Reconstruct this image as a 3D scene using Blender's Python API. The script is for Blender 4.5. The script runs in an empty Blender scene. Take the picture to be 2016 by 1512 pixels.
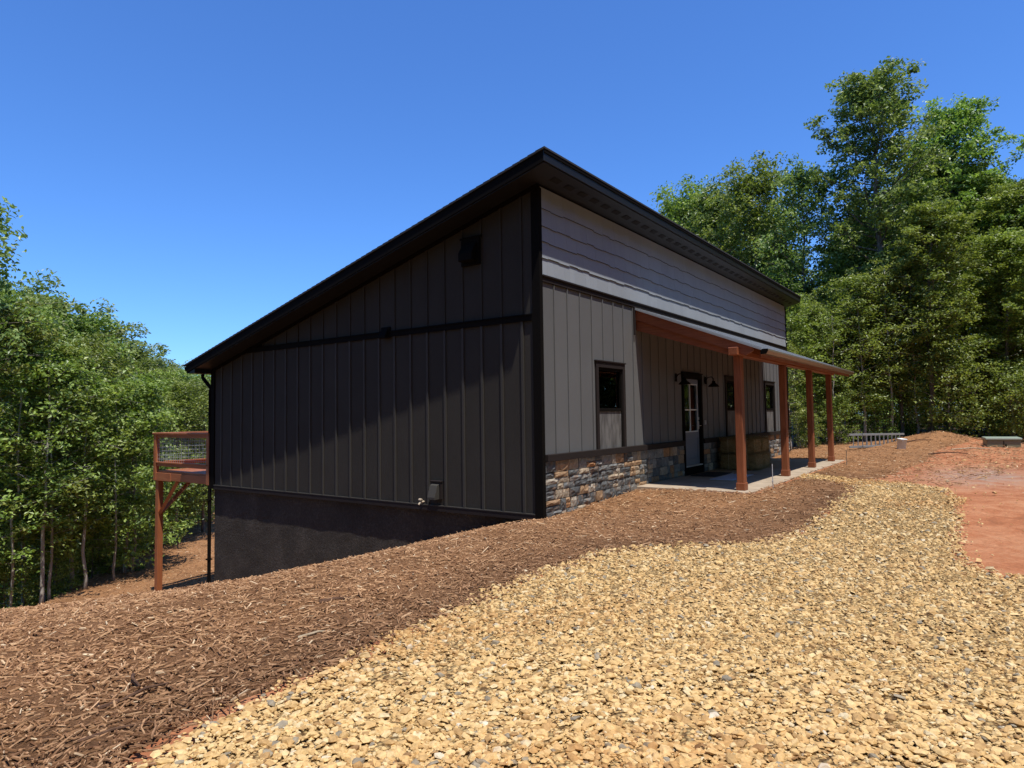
import bpy, bmesh, math, random
import numpy as np
from mathutils import Matrix, Vector
rnd = random.Random(7)
rng = np.random.default_rng(11)
PI = math.pi
sc = bpy.context.scene
C = sc.collection

# ------------------------------------------------------------------ camera, sky, sun, exposure
CAM = np.array([-8.57936175, -5.6646916, 1.3])
RM = np.array([[0.5871417847963103, -0.030380092349545067, -0.8089138239238074],
               [-0.8093663642507406, -0.03907595654262731, -0.5860026945670267],
               [-0.01380626545234865, 0.9987743086449069, -0.04753175175761429]])
cd = bpy.data.cameras.new('camera'); co = bpy.data.objects.new('camera', cd); C.objects.link(co)
M4 = Matrix([[*RM[0], CAM[0]], [*RM[1], CAM[1]], [*RM[2], CAM[2]], [0, 0, 0, 1]])
co.matrix_world = M4
cd.sensor_width = 36; cd.lens = 1304.6957 / 2016 * 36; cd.clip_end = 2000; cd.clip_start = 0.05
sc.camera = co
SUN = Vector((0.47, 1.02, -3.2)).normalized()
w = bpy.data.worlds.new('World'); sc.world = w; w.use_nodes = True
nt = w.node_tree
sky = nt.nodes.new('ShaderNodeTexSky'); sky.sky_type = 'NISHITA'; sky.sun_disc = False
sky.sun_elevation = math.asin(-SUN.z); sky.sun_rotation = math.atan2(-SUN.x, -SUN.y)
sky.altitude = 900; sky.air_density = 1.15; sky.dust_density = 0.25; sky.ozone_density = 3.0
bgn = nt.nodes['Background']; bgn.inputs[1].default_value = 0.107
tint = nt.nodes.new('ShaderNodeMix'); tint.data_type = 'RGBA'; tint.blend_type = 'MULTIPLY'; tint.inputs[0].default_value = 1
tint.inputs[7].default_value = (.68, 1.14, 1.84, 1)
nt.links.new(sky.outputs[0], tint.inputs[6]); nt.links.new(tint.outputs[2], bgn.inputs[0])
sd = bpy.data.lights.new('sun', 'SUN'); sd.energy = 5.0; sd.angle = math.radians(0.53); sd.color = (1, 0.955, 0.89)
so = bpy.data.objects.new('sun', sd); C.objects.link(so); so.rotation_euler = SUN.to_track_quat('-Z', 'Y').to_euler()
sc.view_settings.view_transform = 'Standard'; sc.view_settings.look = 'None'
sc.view_settings.exposure = 0.07; sc.view_settings.gamma = 1.0
sc.view_settings.use_curve_mapping = False
sc.cycles.max_bounces = 6; sc.cycles.diffuse_bounces = 2; sc.cycles.transmission_bounces = 4
sc.cycles.transparent_max_bounces = 8

# ------------------------------------------------------------------ object helpers
def tag(o, label=None, cat=None, group=None, kind=None):
    if label: o['label'] = label
    if cat: o['category'] = cat
    if group: o['group'] = group
    if kind: o['kind'] = kind
    return o
def empty(name, loc=(0, 0, 0), rz=0, label=None, cat=None, group=None):
    o = bpy.data.objects.new(name, None); C.objects.link(o); o.location = loc; o.rotation_euler = (0, 0, rz)
    o.empty_display_size = .2
    return tag(o, label, cat, group)
def link(name, me, mat=None, parent=None):
    o = bpy.data.objects.new(name, me); C.objects.link(o)
    if mat is not None and len(me.materials) == 0: me.materials.append(mat)
    if parent is not None: o.parent = parent
    return o
def copy_tree(o, parent=None):
    c = o.copy(); C.objects.link(c)
    if parent is not None: c.parent = parent
    for ch in o.children: copy_tree(ch, c)
    return c
class MB:
    """collects simple solids and links them as ONE mesh"""
    def __init__(s): s.v = []; s.f = []
    def add(s, vs, fs):
        n = len(s.v); s.v += [tuple(map(float, p)) for p in vs]; s.f += [tuple(i + n for i in f) for f in fs]; return s
    def box(s, a, b, M=None):
        x0, y0, z0 = a; x1, y1, z1 = b
        vs = [(x0, y0, z0), (x1, y0, z0), (x1, y1, z0), (x0, y1, z0), (x0, y0, z1), (x1, y0, z1), (x1, y1, z1), (x0, y1, z1)]
        if M is not None: vs = [tuple(M @ Vector(p)) for p in vs]
        return s.add(vs, [(0, 3, 2, 1), (4, 5, 6, 7), (0, 1, 5, 4), (1, 2, 6, 5), (2, 3, 7, 6), (3, 0, 4, 7)])
    def prism(s, pts, axis, a, b):
        """polygon pts in the two other axes, extruded along axis from a to b"""
        def P(p, t):
            if axis == 0: return (t, p[0], p[1])
            if axis == 1: return (p[0], t, p[1])
            return (p[0], p[1], t)
        n = len(pts)
        vs = [P(p, a) for p in pts] + [P(p, b) for p in pts]
        fs = [tuple(range(n)), tuple(range(2 * n - 1, n - 1, -1))] + [(i, i + n, (i + 1) % n + n, (i + 1) % n) for i in range(n)]
        return s.add(vs, fs)
    def tube(s, pts, rad, n=6, cap=True):
        pts = [Vector(p) for p in pts]
        if not hasattr(rad, '__len__'): rad = [rad] * len(pts)
        base = len(s.v); up = Vector((0, 0, 1))
        for i, p in enumerate(pts):
            d = (pts[min(i + 1, len(pts) - 1)] - pts[max(i - 1, 0)]).normalized()
            a = d.cross(up if abs(d.z) < .93 else Vector((1, 0, 0))).normalized(); b = d.cross(a)
            for k in range(n):
                t = 2 * PI * k / n
                s.v.append(tuple(p + (a * math.cos(t) + b * math.sin(t)) * rad[i]))
        for i in range(len(pts) - 1):
            for k in range(n):
                q = base + i * n
                s.f.append((q + k, q + (k + 1) % n, q + n + (k + 1) % n, q + n + k))
        if cap:
            s.f.append(tuple(base + k for k in range(n))[::-1]); q = base + (len(pts) - 1) * n
            s.f.append(tuple(q + k for k in range(n)))
        return s
    def mesh(s, name, smooth=False, bevel=0):
        me = bpy.data.meshes.new(name); me.from_pydata(s.v, [], s.f)
        bm = bmesh.new(); bm.from_mesh(me)
        bmesh.ops.recalc_face_normals(bm, faces=bm.faces)
        if bevel: bmesh.ops.bevel(bm, geom=list(bm.edges), offset=bevel, segments=1, affect='EDGES', clamp_overlap=True)
        bm.to_mesh(me); bm.free()
        if smooth: me.polygons.foreach_set('use_smooth', [True] * len(me.polygons))
        me.update(); return me
    def build(s, name, mat, parent=None, smooth=False, bevel=0):
        return link(name, s.mesh(name, smooth, bevel), mat, parent)
def box(name, a, b, mat, parent=None, bevel=0):
    return MB().box(a, b).build(name, mat, parent, bevel=bevel)
def np_mesh(name, V, F, attrs=None, smooth=False):
    """V (n,3), F (m,k) all faces alike; attrs: {name: per-face float}"""
    V = np.ascontiguousarray(V, dtype=np.float32); F = np.ascontiguousarray(F, dtype=np.int32)
    me = bpy.data.meshes.new(name); m, k = F.shape
    me.vertices.add(len(V)); me.vertices.foreach_set('co', V.ravel())
    me.loops.add(m * k); me.loops.foreach_set('vertex_index', F.ravel())
    me.polygons.add(m); me.polygons.foreach_set('loop_start', np.arange(m, dtype=np.int32) * k)
    me.polygons.foreach_set('loop_total', np.full(m, k, dtype=np.int32))
    me.polygons.foreach_set('use_smooth', np.full(m, smooth))
    for n, (dom, a) in (attrs or {}).items():
        at = me.attributes.new(n, 'FLOAT', dom); at.data.foreach_set('value', np.ascontiguousarray(a, dtype=np.float32))
    me.update(calc_edges=True); return me

# ------------------------------------------------------------------ material helpers
def lin(r, g, b):
    f = lambda c: ((c / 255 + .055) / 1.055) ** 2.4 if c > 10 else c / 255 / 12.92
    return (f(r), f(g), f(b), 1)
class MT:
    def __init__(s, name, rough=.7, spec=.5, metal=0, base=(.5, .5, .5, 1)):
        s.m = bpy.data.materials.new(name); s.m.use_nodes = True; s.nt = s.m.node_tree
        s.b = s.nt.nodes['Principled BSDF']; s.out = s.nt.nodes['Material Output']
        s.b.inputs['Roughness'].default_value = rough; s.b.inputs['Metallic'].default_value = metal
        s.b.inputs['Specular IOR Level'].default_value = spec; s.b.inputs['Base Color'].default_value = base
    def n(s, t, **kw):
        nd = s.nt.nodes.new(t)
        for k, v in kw.items():
            if k in nd.bl_rna.properties and k not in nd.inputs: setattr(nd, k, v)
            else: nd.inputs[k].default_value = v
        return nd
    def L(s, a, b): s.nt.links.new(a, b)
    def coord(s, which='Object', scale=(1, 1, 1), rot=(0, 0, 0)):
        tc = s.n('ShaderNodeTexCoord'); mp = s.n('ShaderNodeMapping'); mp.inputs['Scale'].default_value = scale
        mp.inputs['Rotation'].default_value = rot
        s.L(tc.outputs[which], mp.inputs[0]); return mp.outputs[0]
    def geo(s, scale=(1, 1, 1)):
        g = s.n('ShaderNodeNewGeometry'); mp = s.n('ShaderNodeMapping'); mp.inputs['Scale'].default_value = scale
        s.L(g.outputs['Position'], mp.inputs[0]); return mp.outputs[0]
    def noise(s, vec, scale, detail=4, rough=.55, dist=0):
        nd = s.n('ShaderNodeTexNoise'); nd.inputs['Scale'].default_value = scale; nd.inputs['Detail'].default_value = detail
        nd.inputs['Roughness'].default_value = rough; nd.inputs['Distortion'].default_value = dist
        if vec is not None: s.L(vec, nd.inputs['Vector'])
        return nd.outputs['Fac']
    def ramp(s, fac, stops, interp='LINEAR'):
        r = s.n('ShaderNodeValToRGB'); cr = r.color_ramp; cr.interpolation = interp
        while len(cr.elements) < len(stops): cr.elements.new(.5)
        for e, (p, c) in zip(cr.elements, stops): e.position = p; e.color = c if len(c) == 4 else (*c, 1)
        s.L(fac, r.inputs[0]); return r.outputs[0]
    def mix(s, fac, a, b, mode='MIX'):
        m = s.n('ShaderNodeMix'); m.data_type = 'RGBA'; m.blend_type = mode
        for sock, v in ((m.inputs[0], fac), (m.inputs[6], a), (m.inputs[7], b)):
            if hasattr(v, 'is_output'): s.L(v, sock)
            else: sock.default_value = v
        return m.outputs[2]
    def math(s, op, a, b=0.0):
        m = s.n('ShaderNodeMath'); m.operation = op
        for sock, v in ((m.inputs[0], a), (m.inputs[1], b)):
            if hasattr(v, 'is_output'): s.L(v, sock)
            else: sock.default_value = v
        return m.outputs[0]
    def bump(s, h, strength=.5, dist=.01):
        b = s.n('ShaderNodeBump'); b.inputs['Strength'].default_value = strength; b.inputs['Distance'].default_value = dist
        s.L(h, b.inputs['Height']); s.L(b.outputs[0], s.b.inputs['Normal']); return s
    def col(s, c):
        if hasattr(c, 'is_output'): s.L(c, s.b.inputs['Base Color'])
        else: s.b.inputs['Base Color'].default_value = c
        return s
def G(v, t=1): return (v, v * t, v * t * t, 1)
def paint(name, c, rough=.55, var=.12, bump=.15, grain=(1, 1, 1), scale=30, spec=.4, objvar=0.0):
    t = MT(name, rough, spec)
    v = t.geo(grain); n1 = t.noise(v, scale, 5); n2 = t.noise(t.geo(), 1.3, 3)
    dk = tuple(x * (1 - var) for x in c[:3]) + (1,); lt = tuple(min(1, x * (1 + var)) for x in c[:3]) + (1,)
    cc = t.ramp(t.math('ADD', t.math('MULTIPLY', n1, .5), t.math('MULTIPLY', n2, .5)), [(.3, dk), (.7, lt)])
    if objvar:
        oi = t.n('ShaderNodeObjectInfo'); f = t.ramp(oi.outputs['Random'], [(0, G(1 - objvar)), (1, G(1 + objvar * .6))])
        cc = t.mix(1.0, cc, f, 'MULTIPLY')
    t.col(cc); t.bump(n1, bump, .004); return t.m

M = {}
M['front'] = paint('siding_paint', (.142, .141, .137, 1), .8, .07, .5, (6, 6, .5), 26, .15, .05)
M['gable'] = paint('gable_siding', (.050, .045, .038, 1), .9, .12, .6, (6, 6, .5), 26, .03, .06)  # gable siding gets a darker base colour than the front siding
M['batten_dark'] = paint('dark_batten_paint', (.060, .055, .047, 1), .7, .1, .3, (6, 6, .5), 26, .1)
M['trim'] = paint('black_trim_paint', (.008, .0066, .0055, 1), .8, .15, .3, (3, 3, 1), 20, .05)
M['bronze'] = paint('bronze_trim_paint', (.028, .022, .020, 1), .7, .15, .3, (3, 3, 1), 20, .1)
M['soffit'] = paint('soffit_metal', (.010, .010, .011, 1), .5, .1, .1, (1, 1, 1), 20)
M['vent'] = paint('soffit_vent_slots', (.006, .006, .006, 1), .8)
M['shed'] = paint('shingle_panel_paint', (.32, .345, .37, 1), .6, .07, .8, (14, 14, .6), 12, .3, .05)
M['edge'] = paint('shingle_shadow_line', (.03, .03, .032, 1), .9)  # dark underside tone stands in for the shadow line under each course
M['gutter'] = paint('gutter_aluminium', (.16, .13, .10, 1), .3, .06, .02, spec=.6)
M['rooftop'] = paint('asphalt_roofing', (.035, .036, .04, 1), .9, .3, .8, scale=60)
M['dark'] = paint('dark_interior', (.02, .02, .02, 1), .9)
M['curtain'] = paint('curtain_cloth', (.10, .22, .16, 1), .9)
M['white'] = paint('white_paint', (.62, .62, .6, 1), .4)
M['door'] = paint('door_paint', (.15, .17, .21, 1), .45, .05, .1)
M['steel'] = paint('brushed_metal', (.5, .5, .5, 1), .35, .05, .02)
M['alu'] = paint('ladder_aluminium', (.24, .25, .255, 1), .5, .1, .05)
M['green'] = paint('utility_green', (.20, .20, .12, 1), .5, .1, .1)
M['greenlid'] = paint('utility_green_lid', (.26, .31, .24, 1), .5, .1, .1)
M['wire'] = paint('galvanised_wire', (.30, .33, .32, 1), .5)
M['matd'] = paint('door_mat_bristle', (.03, .03, .033, 1), .95, .4, .8, scale=120)
M['matl'] = paint('pale_mat_cloth', (.55, .60, .70, 1), .6, .08, .3)
M['brass'] = paint('brass_tap', (.55, .45, .32, 1), .4)
M['conc'] = (lambda t: (t.col(t.ramp(t.noise(t.geo(), 3, 8, .6), [(.3, (.32, .25, .175, 1)), (.7, (.48, .385, .28, 1))])), t.bump(t.noise(t.geo(), 40, 6), .3, .004), t.m)[-1])(MT('concrete_slab', .85))
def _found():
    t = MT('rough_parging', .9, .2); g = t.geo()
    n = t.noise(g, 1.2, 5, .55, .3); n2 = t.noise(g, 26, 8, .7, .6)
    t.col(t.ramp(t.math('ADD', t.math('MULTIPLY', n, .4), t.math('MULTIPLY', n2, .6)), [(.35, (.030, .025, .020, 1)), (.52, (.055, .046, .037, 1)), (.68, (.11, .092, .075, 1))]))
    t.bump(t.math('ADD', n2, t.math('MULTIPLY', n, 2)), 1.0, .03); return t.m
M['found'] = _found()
def _wood(name, a, b, ax):
    t = MT(name, .5, .4); sc_ = [14, 14, 14]; sc_[ax] = .8
    n = t.noise(t.geo(tuple(sc_)), 3, 5, .6, .5); n2 = t.noise(t.geo(), 1.5, 3)
    t.col(t.ramp(t.math('ADD', t.math('MULTIPLY', n, .6), t.math('MULTIPLY', n2, .4)), [(.3, a), (.7, b)])); t.bump(n, .35, .004); return t.m
M['woodz'] = _wood('cedar_stain_upright', (.13, .036, .014, 1), (.36, .115, .045, 1), 2)
M['woodx'] = _wood('cedar_stain_along', (.17, .046, .017, 1), (.36, .115, .045, 1), 0)
M['woody'] = _wood('cedar_stain_across', (.17, .046, .017, 1), (.36, .115, .045, 1), 1)
M['deckz'] = _wood('deck_stain_upright', (.26, .08, .03, 1), (.46, .17, .07, 1), 2)
M['deckx'] = _wood('deck_stain_along', (.26, .08, .03, 1), (.46, .17, .07, 1), 0)
M['decky'] = _wood('deck_stain_across', (.26, .08, .03, 1), (.46, .17, .07, 1), 1)
def _stone():
    t = MT('ledge_stone', .75, .4)
    oi = t.n('ShaderNodeObjectInfo'); tc = t.n('ShaderNodeTexCoord')
    base = t.ramp(oi.outputs['Random'], [(0, (.115, .118, .115, 1)), (.20, (.17, .172, .165, 1)), (.36, (.085, .087, .087, 1)), (.46, (.25, .235, .205, 1)),
        (.58, (.34, .215, .12, 1)), (.68, (.38, .30, .21, 1)), (.78, (.36, .18, .08, 1)), (.85, (.19, .19, .18, 1)), (.93, (.42, .36, .28, 1))], 'CONSTANT')
    g = t.geo(); n = t.noise(g, 14, 8, .65, .8); n2 = t.noise(g, 5, 4, .6, 1.5)
    v = t.mix(1.0, base, t.ramp(n, [(.28, G(.55)), (.5, G(1)), (.75, G(1.6))]), 'MULTIPLY')
    v = t.mix(t.ramp(n2, [(.55, G(0)), (.7, G(.55))]), v, (.36, .19, .09, 1))
    t.col(v); t.bump(n, .9, .02); return t.m
M['stone'] = _stone()
def _glass():
    t = MT('window_glass', .02, .5); t.b.inputs['Transmission Weight'].default_value = 0
    g = t.n('ShaderNodeBsdfGlossy'); g.inputs['Roughness'].default_value = .01; g.inputs[0].default_value = (.9, .95, 1, 1)
    tr = t.n('ShaderNodeBsdfTransparent'); tr.inputs[0].default_value = (.75, .82, .80, 1)
    fr = t.n('ShaderNodeFresnel'); fr.inputs[0].default_value = 1.5; mx = t.n('ShaderNodeMixShader')
    t.L(t.math('MAXIMUM', fr.outputs[0], .06), mx.inputs[0]); t.L(tr.outputs[0], mx.inputs[1]); t.L(g.outputs[0], mx.inputs[2]); t.L(mx.outputs[0], t.out.inputs[0])
    return t.m
M['glass'] = _glass()
def _screen():
    t = MT('insect_screen', .8, .2); g = t.geo((1, 1, .25)); n = t.noise(g, 9, 4, .6, .3)
    t.col(t.ramp(n, [(.35, (.085, .08, .075, 1)), (.62, (.18, .172, .16, 1))])); return t.m
M['screen'] = _screen()
def _hay():
    t = MT('straw', .8, .3); g = t.geo((3, 3, 3)); n = t.noise(g, 14, 6, .7)
    oi = t.ramp(n, [(.3, (.16, .10, .04, 1)), (.7, (.42, .29, .13, 1))]); t.col(oi); t.bump(n, .8, .02); return t.m
M['hay'] = _hay()
def attr_mat(name, stops, rough=.8, nscale=40, spec=.3, mul=None, bump=.3):
    t = MT(name, rough, spec); a = t.n('ShaderNodeAttribute'); a.attribute_name = 'rnd'
    c = t.ramp(a.outputs['Fac'], stops)
    n = t.noise(t.geo(), nscale, 4, .6)
    c = t.mix(1.0, c, t.ramp(n, [(.3, G(.75)), (.7, G(1.2))]), 'MULTIPLY')
    if mul:
        a2 = t.n('ShaderNodeAttribute'); a2.attribute_name = 'dk'
        c = t.mix(a2.outputs['Fac'], c, t.mix(1.0, c, mul, 'MULTIPLY'))
    t.col(c); t.bump(n, bump, .003); return t.m
M['chip'] = attr_mat('bark_chips', [(0, (.15, .068, .03, 1)), (.22, (.30, .157, .076, 1)), (.55, (.48, .272, .137, 1)), (.85, (.62, .385, .205, 1)), (1, (.78, .60, .38, 1))], .8, 60, .2, (.62, .60, .62, 1))
M['pebble'] = attr_mat('river_gravel', [(0, (.24, .20, .14, 1)), (.06, (.34, .28, .19, 1)), (.09, (.22, .115, .045, 1)), (.28, (.45, .27, .105, 1)), (.55, (.62, .405, .165, 1)), (.8, (.70, .49, .225, 1)), (.95, (.66, .53, .31, 1)), (1, (.64, .57, .46, 1))], .7, 45, .3, (.8, .6, .45, 1))
def _ground():
    t = MT('red_clay_ground', .95, .15); g = t.geo()
    n1 = t.noise(g, .35, 6, .6, .4); n2 = t.noise(g, 3.0, 8, .65, .5); n3 = t.noise(g, 22, 9, .75, .8)
    f = t.math('ADD', t.math('MULTIPLY', n1, .45), t.math('MULTIPLY', n2, .55))
    c = t.ramp(f, [(.32, (.22, .088, .042, 1)), (.46, (.38, .145, .066, 1)), (.57, (.46, .21, .105, 1)), (.66, (.38, .21, .12, 1)), (.76, (.50, .32, .20, 1))])
    c = t.mix(1.0, c, t.ramp(n3, [(.3, G(.72)), (.7, G(1.25))]), 'MULTIPLY')
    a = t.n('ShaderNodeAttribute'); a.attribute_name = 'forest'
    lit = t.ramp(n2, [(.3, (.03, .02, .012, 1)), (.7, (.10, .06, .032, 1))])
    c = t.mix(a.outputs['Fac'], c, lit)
    a = t.n('ShaderNodeAttribute'); a.attribute_name = 'grey'
    c = t.mix(t.math('MULTIPLY', a.outputs['Fac'], t.ramp(n2, [(.35, G(.2)), (.6, G(1))])), c, (.30, .25, .21, 1))
    t.col(c); t.bump(t.math('ADD', t.math('MULTIPLY', n2, 1.5), t.math('MULTIPLY', n3, .6)), .55, .04); return t.m
M['ground'] = _ground()
def _mulchbase():
    t = MT('mulch_underlayer', .95, .1); g = t.geo()
    n = t.noise(g, 40, 8, .7, 1.5); n2 = t.noise(g, 1.2, 5)
    c = t.ramp(n, [(.32, (.16, .075, .033, 1)), (.5, (.37, .185, .084, 1)), (.68, (.56, .30, .145, 1))])
    c = t.mix(1.0, c, t.ramp(n2, [(.3, G(.75)), (.7, G(1.15))]), 'MULTIPLY')
    a2 = t.n('ShaderNodeAttribute'); a2.attribute_name = 'dk'
    c = t.mix(a2.outputs['Fac'], c, t.mix(1.0, c, (.5, .52, .58, 1), 'MULTIPLY'))
    t.col(c); t.bump(n, 1, .04); return t.m
M['mulch'] = _mulchbase()
def _gravbase():
    t = MT('gravel_underlayer', .95, .1); g = t.geo(); v = t.n('ShaderNodeTexVoronoi'); v.inputs['Scale'].default_value = 42
    t.L(g, v.inputs['Vector'])
    c = t.ramp(v.outputs['Distance'], [(.1, (.55, .40, .19, 1)), (.45, (.40, .26, .11, 1)), (.7, (.14, .08, .035, 1))])
    t.col(c); t.bump(t.math('SUBTRACT', 1.0, v.outputs['Distance']), 1, .03); return t.m
M['gravel'] = _gravbase()
def leaf_mat(name, dark, mid, light):
    t = MT(name, .42, .5); a = t.n('ShaderNodeAttribute'); a.attribute_name = 'rnd'; oi = t.n('ShaderNodeObjectInfo')
    c = t.ramp(a.outputs['Fac'], [(0, dark), (.5, mid), (1, light)])
    hs = t.n('ShaderNodeHueSaturation'); t.L(c, hs.inputs['Color'])
    t.L(t.math('ADD', .482, t.math('MULTIPLY', oi.outputs['Random'], .036)), hs.inputs['Hue'])
    t.L(t.math('ADD', .8, t.math('MULTIPLY', oi.outputs['Random'], .4)), hs.inputs['Value'])
    c = hs.outputs[0]; t.col(c)
    tl = t.n('ShaderNodeBsdfTranslucent'); t.L(t.mix(1.0, c, (1.25, 1.3, .7, 1), 'MULTIPLY'), tl.inputs[0])
    mx = t.n('ShaderNodeMixShader'); mx.inputs[0].default_value = .40
    t.L(t.b.outputs[0], mx.inputs[1]); t.L(tl.outputs[0], mx.inputs[2]); t.L(mx.outputs[0], t.out.inputs[0]); return t.m
M['leaf'] = leaf_mat('broad_leaves', (.07, .11, .025, 1), (.225, .31, .055, 1), (.46, .55, .15, 1))
M['leaf2'] = leaf_mat('blue_green_leaves', (.06, .10, .028, 1), (.19, .265, .06, 1), (.44, .51, .17, 1))
M['leaf3'] = leaf_mat('fresh_leaves', (.07, .10, .025, 1), (.21, .27, .055, 1), (.44, .50, .14, 1))
def _bark(name, a, b):
    t = MT(name, .9, .2); n = t.noise(t.geo((6, 6, 1.2)), 3, 7, .65, .6)
    t.col(t.ramp(n, [(.3, a), (.7, b)])); t.bump(n, .8, .03); return t.m
M['bark'] = _bark('grey_bark', (.09, .07, .055, 1), (.30, .25, .20, 1))
M['bark_pale'] = _bark('pale_bark', (.20, .18, .15, 1), (.50, .46, .40, 1))

# ------------------------------------------------------------------ terrain
def sstep(a, b, x):
    t = np.clip((np.asarray(x, float) - a) / (b - a), 0, 1); return t * t * (3 - 2 * t)
def H(x, y):
    x = np.asarray(x, float); y = np.asarray(y, float)
    base = -.25 + .13 * sstep(0, 4, x) + .035 * np.clip(x - 12.5, 0, 5.5)
    k = .178 + .099 * sstep(-6.3, -2.4, x)
    S = .4 * np.log1p(np.exp(np.clip(y / .4, -30, 30))); S = np.minimum(S, 10.9) + np.maximum(S - 10.9, 0) * .38
    z = base - k * S - .45 * np.maximum(y - x - 16, 0) * (x < 60)
    z = z + .42 * np.exp(-((x - 20.3) / 1.8) ** 2 - (np.abs(y + 4.0) / 1.15) ** 1.6)
    n = .5 * np.sin(x * 1.7 + 1.3 * np.sin(y * .9)) * np.sin(y * 1.9 + 1.1 * np.sin(x * 1.3)) + .5 * np.sin(x * 4.1 + y * 2.2 + 2 * np.sin(y * 1.7)) * np.sin(y * 3.7 - x * 1.1)
    z = z + .018 * n * sstep(0, 1.0, np.hypot(np.maximum(0, np.maximum(-x, x - 12.4)), np.maximum(0, np.maximum(-2.3 - y, y - 9.3))) - .1)
    z = np.where((x > .1) & (x < 15.1) & (y > .1) & (y < 9.2), np.minimum(z, -.5 - .27 * np.maximum(y, 0)), z)
    return np.maximum(z, -14)
def sdf(P, poly):
    """signed distance, positive inside"""
    P = np.asarray(P, float); poly = np.asarray(poly, float); d = np.full(len(P), 1e9); ins = np.zeros(len(P), bool)
    for i in range(len(poly)):
        a = poly[i]; b = poly[(i + 1) % len(poly)]; e = b - a; wv = P - a
        t = np.clip((wv @ e) / (e @ e), 0, 1); q = wv - t[:, None] * e; d = np.minimum(d, (q ** 2).sum(1))
        c1 = (a[1] > P[:, 1]) != (b[1] > P[:, 1])
        with np.errstate(divide='ignore', invalid='ignore'):
            xi = (b[0] - a[0]) * (P[:, 1] - a[1]) / (b[1] - a[1]) + a[0]
        ins ^= c1 & (P[:, 0] < xi)
    return np.sqrt(d) * np.where(ins, 1, -1)
def wob(P, amp=.07):
    x, y = P[:, 0], P[:, 1]
    return amp * (np.sin(x * 3.1 + 2 * np.sin(y * 2.3)) * .6 + np.sin(y * 6.3 + x * 5.1) * .4 + .35 * np.sin(x * 15 + y * 11))
GRAVEL = [(-7.08, -2.62), (-6.76, -2.53), (-6.32, -2.45), (-5.79, -2.43), (-5.21, -2.28), (-4.9, -2.23), (-4.41, -2.25), (-4.06, -2.13), (-3.23, -2.07),
          (-1.99, -2.18), (-1.36, -2.51), (-.98, -2.97), (-.61, -3.44), (.29, -3.62), (2.3, -3.67), (4.02, -3.68), (5.3, -3.45), (6.0, -2.95), (6.35, -2.3),
          (6.9, -2.18), (7.4, -2.22), (6.7, -3.0), (6.38, -3.6), (6.07, -4.23), (5.29, -4.92), (3.8, -5.16), (1.26, -5.23), (.02, -5.23), (-.61, -5.38), (-.95, -5.62), (-1.1, -6.1),
          (-1.6, -12), (-14, -12), (-14, -5), (-9, -3.3), (-7.9, -2.85)]
MUL1 = [(-14, -4.4), (-9, -3.25), (-7.9, -2.80), (-7.3, -2.58), (-7.05, -2.40), (-6.76, -2.27), (-6.45, -2.22), (-6.1, -2.27), (-5.85, -2.36), (-5.6, -2.28), (-5.4, -2.20), (-5.21, -2.21), (-4.9, -2.17), (-4.41, -2.22), (-4.06, -2.11), (-3.23, -2.05),
        (-1.99, -2.16), (-1.36, -2.5), (-.98, -2.96), (-.61, -3.43), (.29, -3.61), (2.3, -3.66), (4.02, -3.67), (5.3, -3.44), (6.0, -2.94), (6.3, -2.27), (3.22, -2.27), (3.22, -.3), (3.7, .3), (.3, .4), (.3, 9.6), (20, 9.8), (24, 40), (-12, 8), (-16, 3)]
MUL2 = [(7.45, -2.27), (6.75, -3.0), (6.7, -3.5), (7.4, -3.74), (9.4, -3.85), (13, -4.15), (16.6, -4.2), (19, -5.0), (22, -4.8), (23, -2.5), (20, 0), (18, 4), (14.8, 3), (14.8, .3), (12.5, .3), (12.5, -2.27)]
def axis(segs):
    out = []
    for a, b, s in segs: out.append(np.arange(a, b, s))
    return np.concatenate(out + [[segs[-1][1]]])
def grid(xs, ys, zf):
    X, Y = np.meshgrid(xs, ys, indexing='ij'); P = np.stack([X.ravel(), Y.ravel()], 1)
    nx, ny = len(xs), len(ys); i, j = np.meshgrid(np.arange(nx - 1), np.arange(ny - 1), indexing='ij')
    a = (i * ny + j).ravel(); F = np.stack([a, a + ny, a + ny + 1, a + 1], 1)
    return P, F
xs = axis([(-400, -30, 40), (-30, -11, 1.2), (-11, 24, .22), (24, 50, 1.2), (50, 600, 50)])
ys = axis([(-400, -30, 40), (-30, -10, 1.2), (-10, 24, .22), (24, 60, 1.2), (60, 600, 50)])
P, F = grid(xs, ys, None)
z = H(P[:, 0], P[:, 1])
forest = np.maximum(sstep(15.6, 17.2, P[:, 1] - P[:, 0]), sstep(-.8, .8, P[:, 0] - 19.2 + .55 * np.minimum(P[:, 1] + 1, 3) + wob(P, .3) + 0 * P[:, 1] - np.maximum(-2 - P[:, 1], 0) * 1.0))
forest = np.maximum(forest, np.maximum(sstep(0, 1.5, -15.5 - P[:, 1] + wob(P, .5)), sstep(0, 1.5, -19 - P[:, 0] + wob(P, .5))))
grey = np.exp(-((P[:, 0] - 8.8) / 2.2) ** 2 - ((P[:, 1] + 5.4) / .9) ** 2) * .9
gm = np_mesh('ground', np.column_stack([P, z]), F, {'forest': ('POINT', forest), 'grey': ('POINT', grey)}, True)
tag(link('ground', gm, M['ground']), kind='structure')
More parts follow.
